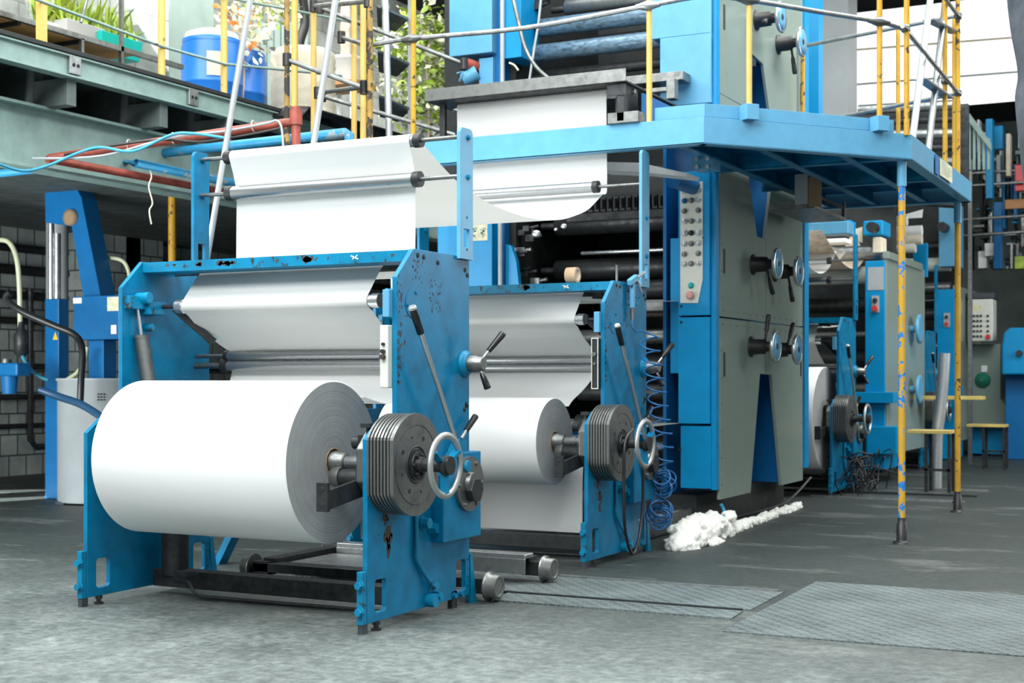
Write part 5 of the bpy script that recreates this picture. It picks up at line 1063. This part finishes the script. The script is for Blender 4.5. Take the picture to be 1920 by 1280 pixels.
far_tower('press_tower', 'second press tower with grey name sheet and small red-button switch', 18.6, -5, -4, 20, t2)
def t3(t):
    y = 24.2
    bb(1757, 542, 1790, 860, y, .8, 'front_column', 'blue_tower', t, .01); switch_plate(1775, 600, y, t, .85)
    bb(1760, 380, 1795, 500, y+.1, .6, 'upper_column', 'blue_light', t, .01)
    p = P(1790, 540, y=y); part('side_panel', 'panel', [(p[0]-.03, y+.02, .3, p[0]+.02, y+2.6, p[2]+.05)], t, .005)
    part('inner_frame', 'mezzdark', [(-6.8, y+1.0, .3, p[0]-.1, y+1.2, 5.0), (-6.8, y+.3, .1, p[0]-.1, y+1.2, .5)], t, 0)
    for k, (z, r, m_) in enumerate(((3.6, .1, 'dark'), (3.3, .12, 'white'), (2.9, .1, 'iron'), (2.45, .1, 'dark'), (1.9, .06, 'steel'), (1.4, .12, 'iron'))):
        mb = MB(); mb.cyl((-6.6, y+.5, z), (p[0]-.15, y+.5, z), r, n=22); mb.build('press_roller', m_, t)
    bb(1712, 455, 1738, 520, y-3.0, .1, 'guide_plate', 'blue_tower', t)
    mb = MB(); a = P(1772, 428, y=y); mb.cyl(a, V(a)-V((0, .3, 0)), .08, n=18); mb.build('shaft_end', 'dark', t)
    bb(1712, 725, 1800, 745, y-.6, .3, 'lower_arm', 'blue_tower', t)
far_tower('press_tower', 'third press tower with pale blue upper column, near the far yellow post', 24.2, -5, -4, 26, t3)
# paper and ducts seen past the panel
def webq(pts, y, label, m_='paper'):
    mb = MB(); q = [(P(a, b_, y=y)[0], P(a, b_, y=y)[2]) for a, b_ in pts]; mb.prism(q, 'y', y, y+.004); return mb.build('paper_web', m_, label=label, cat='paper web')
mb = MB(); pth = smooth_path([(15.6, 2.95), (16.0, 2.75), (16.7, 2.62), (17.2, 2.70), (17.6, 2.95)], 6); mb.sheet(pth, -5.79, -4.43); mb.build('paper_web', 'paper', label='sagging white web between press panel and third stand post', cat='paper web')
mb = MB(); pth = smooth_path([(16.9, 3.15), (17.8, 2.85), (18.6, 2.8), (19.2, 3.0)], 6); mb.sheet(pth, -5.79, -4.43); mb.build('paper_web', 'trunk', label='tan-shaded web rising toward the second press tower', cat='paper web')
t = thing('stacked_rollers', P(1665, 440, y=20.5), 'pale stacked rollers and bales above the second tower', 'rollers')
for k, (py, w) in enumerate(((417, 44), (436, 72), (452, 72), (468, 60))):
    a, b_ = P(1657, py, y=20.2), P(1657+w, py-4, y=20.2); mb = MB(); mb.cyl(a, b_, .075, n=18); mb.build('roller', ['whitep', 'whitep', 'cream', 'white'][k], t)
t = thing('upper_rollers', (-3, 20, 3.3), 'rack of dark and silver rollers on the far platform behind the ladder', 'rollers')
for k in range(8):
    py = 200+k*24; a, b_ = P(1610+k*4, py+6, y=19.5), P(1800, py-4+k*3, y=19.5); mb = MB(); mb.cyl(a, b_, .045 if k % 2 else .07, n=16); mb.build('roller', ['steel', 'dark', 'steel', 'dark', 'iron', 'dark', 'iron', 'dark'][k], t)
part('back_plate', 'dark', [(P(1600, 300, y=19.9)[0], 19.9, 3.95, P(1815, 300, y=19.9)[0], 20.0, 5.1)], t, 0)
front_box(1508, 414, 1590, 441, 17.0, .3, 'light_box', 'blue_light', None, .01, label='pale blue cross beam beyond the press panel under the platform', cat='beam')
front_box(1512, 446, 1586, 458, 18.0, .3, 'paper_bale', 'whitep', None, .01, label='thin white ledge below the pale blue cross beam', cat='ledge')
webq([(1512, 462), (1560, 462), (1586, 472), (1570, 492), (1512, 490)], 18.2, 'cream-white paper sheet edge beyond the press panel', 'web')
front_box(1636, 444, 1653, 474, 18.6, .3, 'paper_block', 'cream', None, .01, label='small cream block left of the pale stacked rollers', cat='block')
webq([(1690, 404), (1731, 392), (1729, 408), (1690, 410)], 21.5, 'bright white paper sliver under the platform, right of the near post', 'whitep')
webq([(1594, 432), (1617, 425), (1617, 455), (1608, 452)], 18.9, 'cream paper corner beside the third stand post', 'cream')
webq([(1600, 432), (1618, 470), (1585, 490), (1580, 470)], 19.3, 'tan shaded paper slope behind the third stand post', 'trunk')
front_box(1577, 412, 1594, 440, 17.2, .3, 'post_head', 'blue_tower', S3, .01)
# work benches with yellow tops
for k, (px0, px1, pt, pf, y, lb) in enumerate(((1700, 1782, 806, 900, 17.2, 'yellow-topped stool with thin dark legs in front of the fourth stand'), (1812, 1885, 795, 860, 22.0, 'low yellow-topped bench beside the grey cabinet'))):
    a, b_ = P(px0, pt, y=y), P(px1, pt, y=y); t = thing('work_bench', ((a[0]+b_[0])/2, y+.2, 0), lb, 'bench'); part('top', 'yfloor', [(a[0], y, a[2]-.04, b_[0], y+.35, a[2])], t, .004)
    for x in (a[0]+.4*(b_[0]-a[0]), b_[0]-.04):
        for yy in (y+.02, y+.31): part('leg', 'dark', [(x, yy, 0, x+.035, yy+.035, a[2]-.04)], t, 0)
    part('rung', 'dark', [(a[0]+.4*(b_[0]-a[0]), y+.02, .25, b_[0]-.01, y+.045, .28)], t, 0)
part('ledge', 'yfloor', [(P(1690, 739, y=20.6)[0], 20.6, P(1690, 742, y=20.6)[2]-.05, P(1840, 739, y=20.6)[0], 21.0, P(1690, 742, y=20.6)[2])], None, .004, label='yellow ledge board running behind the two platform posts', cat='board')
pipe('silver wrapped flexible duct standing beside the fourth stand', 'alu', [P(1755, 917, y=17.8), P(1757, 820, y=17.8), P(1763, 770, y=17.8), P(1768, 715, y=17.8), P(1771, 662, y=17.8)], .07, 'flexible_duct', 'duct', 8)
# third stand extras: dry plant-like cable heap
mb = MB(); rnd = random.Random(31)
for i in range(50):
    c0 = V((-4.0+rnd.gauss(0, .12), 16.9+rnd.gauss(0, .3), 0)); mb.tube(smooth_path([tuple(c0+V((0, 0, .01))), tuple(c0+V((rnd.gauss(0, .1), rnd.gauss(0, .1), rnd.uniform(.1, .5)))), tuple(c0+V((rnd.gauss(0, .2), rnd.gauss(0, .2), rnd.uniform(.02, .5))))], 4), .008, 5)
mb.build('cable_heap', 'hose', label='tangle of dark coiled cable on the floor by the third stand', cat='cables', kind='stuff')
# folder unit at the far right
FU = thing('folder_unit', (1.2, 27, 0), 'grey-green folder cabinet with angled button desk at the far right', 'machine cabinet')
y = 25.5
mb = MB(); q = [(1816, 645), (1876, 645), (1876, 748), (1890, 765), (1890, 800), (1816, 800)]; mb.prism([(P(a, b_, y=y)[0], P(a, b_, y=y)[2]) for a, b_ in q], 'y', y, y+1.2); cb = mb.build('cabinet', 'panel', FU, bevel=.01)
bb(1814, 560, 1862, 640, y-.4, .4, 'control_desk', 'white', FU, .02); bb(1812, 548, 1864, 560, y-.4, .6, 'desk_hood', 'chip', FU, .01)
mb = MB()
for r_i in range(5):
    for c_i in range(6):
        if c_i == 4: continue
        a = V(P(1820+c_i*6.5, 592+r_i*9.5, y=y-.4)); mb.cyl(a, a-V((0, .03, 0)), .02, n=10)
mb.build('desk_buttons', 'dark', FU)
mb = MB(); a = V(P(1853, 631, y=y-.4)); mb.cyl(a, a-V((0, .06, 0)), .04, n=14); mb.build('stop_button', 'redb', FU)
bb(1821, 571, 1840, 583, y-.405, .01, 'display', 'card', FU, 0)
bb(1840, 685, 1851, 697, y-.01, .01, 'label_sheet', 'whitep', FU, 0)
mb = MB(); a = V(P(1843, 712, y=y)); mb.lathe(a, (0, -1, 0), [(0, .13), (.04, .13), (.06, .10), (.10, .05), (.12, .03)], 24); mb.build('green_knob', 'green', FU)
bb(1816, 800, 1892, 850, y+.3, 1, 'base', 'blue_tower', FU); bb(1893, 700, 1912, 850, y+.4, .8, 'frame_leg', 'blue_tower', FU)
mb = MB(); mb.tube([P(1907, 700, y=y+.2), P(1907, 840, y=y+.2), P(1900, 852, y=y+.2), P(1880, 855, y=y+.2)], .03); mb.build('hose', 'hose', FU)
mb = MB(); q = [(1882, 625), (1892, 614), (1990, 614), (1990, 702), (1878, 702), (1878, 650)]; mb.prism([(P(a, b_, y=24.5)[0], P(a, b_, y=24.5)[2]) for a, b_ in q], 'y', 24.5, 25.6)
o = mb.build('machine_hood', 'blue_tower', label='bright blue rounded machine hood at the right edge', cat='machine cover', bevel=.03)
mb = MB(); a = V(P(1912, 662, y=24.5)); mb.cyl(a, a-V((0, .1, 0)), .05, n=14); mb.build('knob', 'dark', o)
part('hood_stand', 'blue_deep', [(P(1885, 702, y=24.9)[0], 24.9, 0, P(1985, 702, y=24.9)[0], 25.4, P(1885, 702, y=24.9)[2])], None, .01, label='dark blue base under the bright blue machine hood', cat='machine base')
# far gallery with railings
FG = thing('far_gallery', (2, 29, 0), 'dark steel far gallery beam with thin rails at the right', 'gallery')
y = 28.5; zt = P(1860, 505, y=y)[2]; zb = P(1860, 530, y=y)[2]
part('beam', 'iron', [(-1.0, y, zb, 9, y+.3, zt)], FG, .01); part('lower_beam', 'mezzdark', [(-1.0, y+.1, zb-.35, 9, y+2.5, zb-.03)], FG, 0)

rnd = random.Random(17)
for k, x in enumerate([-.3+.42*i for i in range(14)]): mb = MB(); mb.cyl((x, y+.1, zt), (x, y+.1, zt+rnd.uniform(1.5, 2.6)), .03, n=10); mb.build('rail_post', rnd.choice(['dark', 'iron', 'blue_deep']), FG)
for k, py in enumerate((322, 345, 408, 438)): a, b_ = P(1806, py+4, y=y-.3*k), P(1990, py-8, y=y-.3*k); mb = MB(); mb.tube([a, b_], .03, 10); mb.build('rail_tube', 'steel', FG)
FX = [(1848, 222, 1861, 372, 28.0, 'blue_tower'), (1863, 378, 1878, 504, 28.2, 'blue_deep'), (1834, 470, 1850, 503, 28.4, 'whitep'), (1846, 455, 1868, 480, 28.3, 'whitep'), (1886, 250, 1894, 330, 28.2, 'cream'), (1902, 480, 1920, 504, 28.3, 'leaf'), (1862, 235, 1880, 280, 28.6, 'blue_tower'), (1868, 290, 1876, 350, 28.5, 'drumgrey'), (1884, 372, 1925, 392, 28.9, 'wood')]
FM = thing('folder_machinery', (1.5, 31, zt), 'clutter of blue and dark machinery standing on the far gallery', 'machinery')
for a in FX: front_box(a[0], a[1], a[2], a[3], a[4], .25, 'machine_case', a[5], FM, .01)
for k in range(110):
    px, py = rnd.uniform(1808, 1935), rnd.uniform(222, 500); yy = rnd.uniform(28.8, 30.4); w, h_ = (rnd.uniform(2, 6), rnd.uniform(25, 110)) if k % 2 else (rnd.uniform(8, 40), rnd.uniform(2, 9))
    front_box(px, py, px+w, min(py+h_, 504), yy, .3, rnd.choice(['frame_bar', 'gear_case', 'roller_box']), rnd.choice(['blue_tower', 'dark', 'iron', 'mezz', 'dark', 'mezzdark', 'whitep', 'steel', 'blue_deep']), FM, .004)
front_box(1903, 308, 1922, 358, 28.3, .2, 'fire_extinguisher_body', 'redb', FM, .01)
for k in range(22):
    px, py = rnd.uniform(1700, 1815), rnd.uniform(385, 700); yy = rnd.uniform(26.5, 27.5); w, h_ = rnd.uniform(4, 20), rnd.uniform(8, 40)
    front_box(px, py, px+w, py+h_, yy, .3, rnd.choice(['frame_bar', 'gear_case', 'roller_box']), rnd.choice(['blue_tower', 'dark', 'iron', 'dark', 'mezzdark', 'dark', 'steel', 'blue_deep']), FM, .004)
SS = thing('far_stairs', (0, 26, 0), 'pale green stair stringer with upright slats behind the last yellow posts', 'stairs')
mb = MB(); q = [(1812, 205), (1858, 268), (1858, 282), (1812, 222)]; mb.prism([(P(a, b_, y=23)[0], P(a, b_, y=23)[2]) for a, b_ in q], 'y', 23, 23.1); mb.build('stringer', 'mezz', SS); a = P(1816, 300, y=23.2); part('stair_leg', 'iron', [(a[0], 23.15, 0, a[0]+.06, 23.2, a[2])], SS, 0)
for i in range(5): front_box(1815+i*9, 215+i*11, 1820+i*9, 318, 23.1, .05, 'slat', 'mezz', SS, 0)
# translucent window sheeting, upper right, and concrete column
y = 27.2; a, b_ = P(1560, 218, y=y), P(2150, -40, y=y)
mb = MB(); mb.box(a[0], y, a[2], b_[0], y+.05, b_[2]); mb.build('window_1', 'window', kind='structure')
for k, py in enumerate((85, 150)):
    q0, q1 = P(1560, py+12, y=y-.02), P(2150, py-34, y=y-.02); mb = MB(); mb.bar(q0, q1, .04, .035); mb.build('trim_%d' % (k+5), 'cream' if k == 0 else 'drumgrey', kind='structure')
a, b_ = P(1532, 0, y=22), P(1590, 0, y=22); mb = MB(); mb.box(a[0], 22, 0, b_[0], 22.6, 9); mb.build('trim_9', 'drumgrey', kind='structure')
mb = MB(); a, b_ = P(1516, 0, y=17.2), P(1535, 0, y=17.2); mb.box(a[0], 17.2, 3.3, b_[0], 17.4, 6.5); mb.build('steel_post', 'blue_tower', label='upright blue steel post right behind the upper press panel', cat='post')
# cloth at the upper right edge, hanging from an overhead line
yc = 6.2; mb = MB(); ed = [(1886, -120), (1885, -40), (1887, 10), (1893, 70), (1902, 120), (1903, 145), (1896, 165), (1897, 190), (1903, 230), (1910, 290), (1916, 340), (1922, 400)]
N1, vs = 18, []
for i, (px, py) in enumerate(ed):
    e = V(P(px, py, y=yc))
    for j in range(N1): vs.append((e.x+j*.03*(1-.2*i/len(ed)), e.y+.05*math.sin(j*1.1+i*.35)+.02*math.sin(i*1.3), e.z))
mb.add(vs, [(i*N1+j, i*N1+j+1, (i+1)*N1+j+1, (i+1)*N1+j) for i in range(len(ed)-1) for j in range(N1-1)], True)
o = mb.build('hanging_cloth', 'jeans', label='dark blue-grey cloth hanging at the top right edge', cat='cloth'); so = o.modifiers.new('s', 'SOLIDIFY'); so.thickness = .02; ss = o.modifiers.new('u', 'SUBSURF'); ss.levels = ss.render_levels = 1
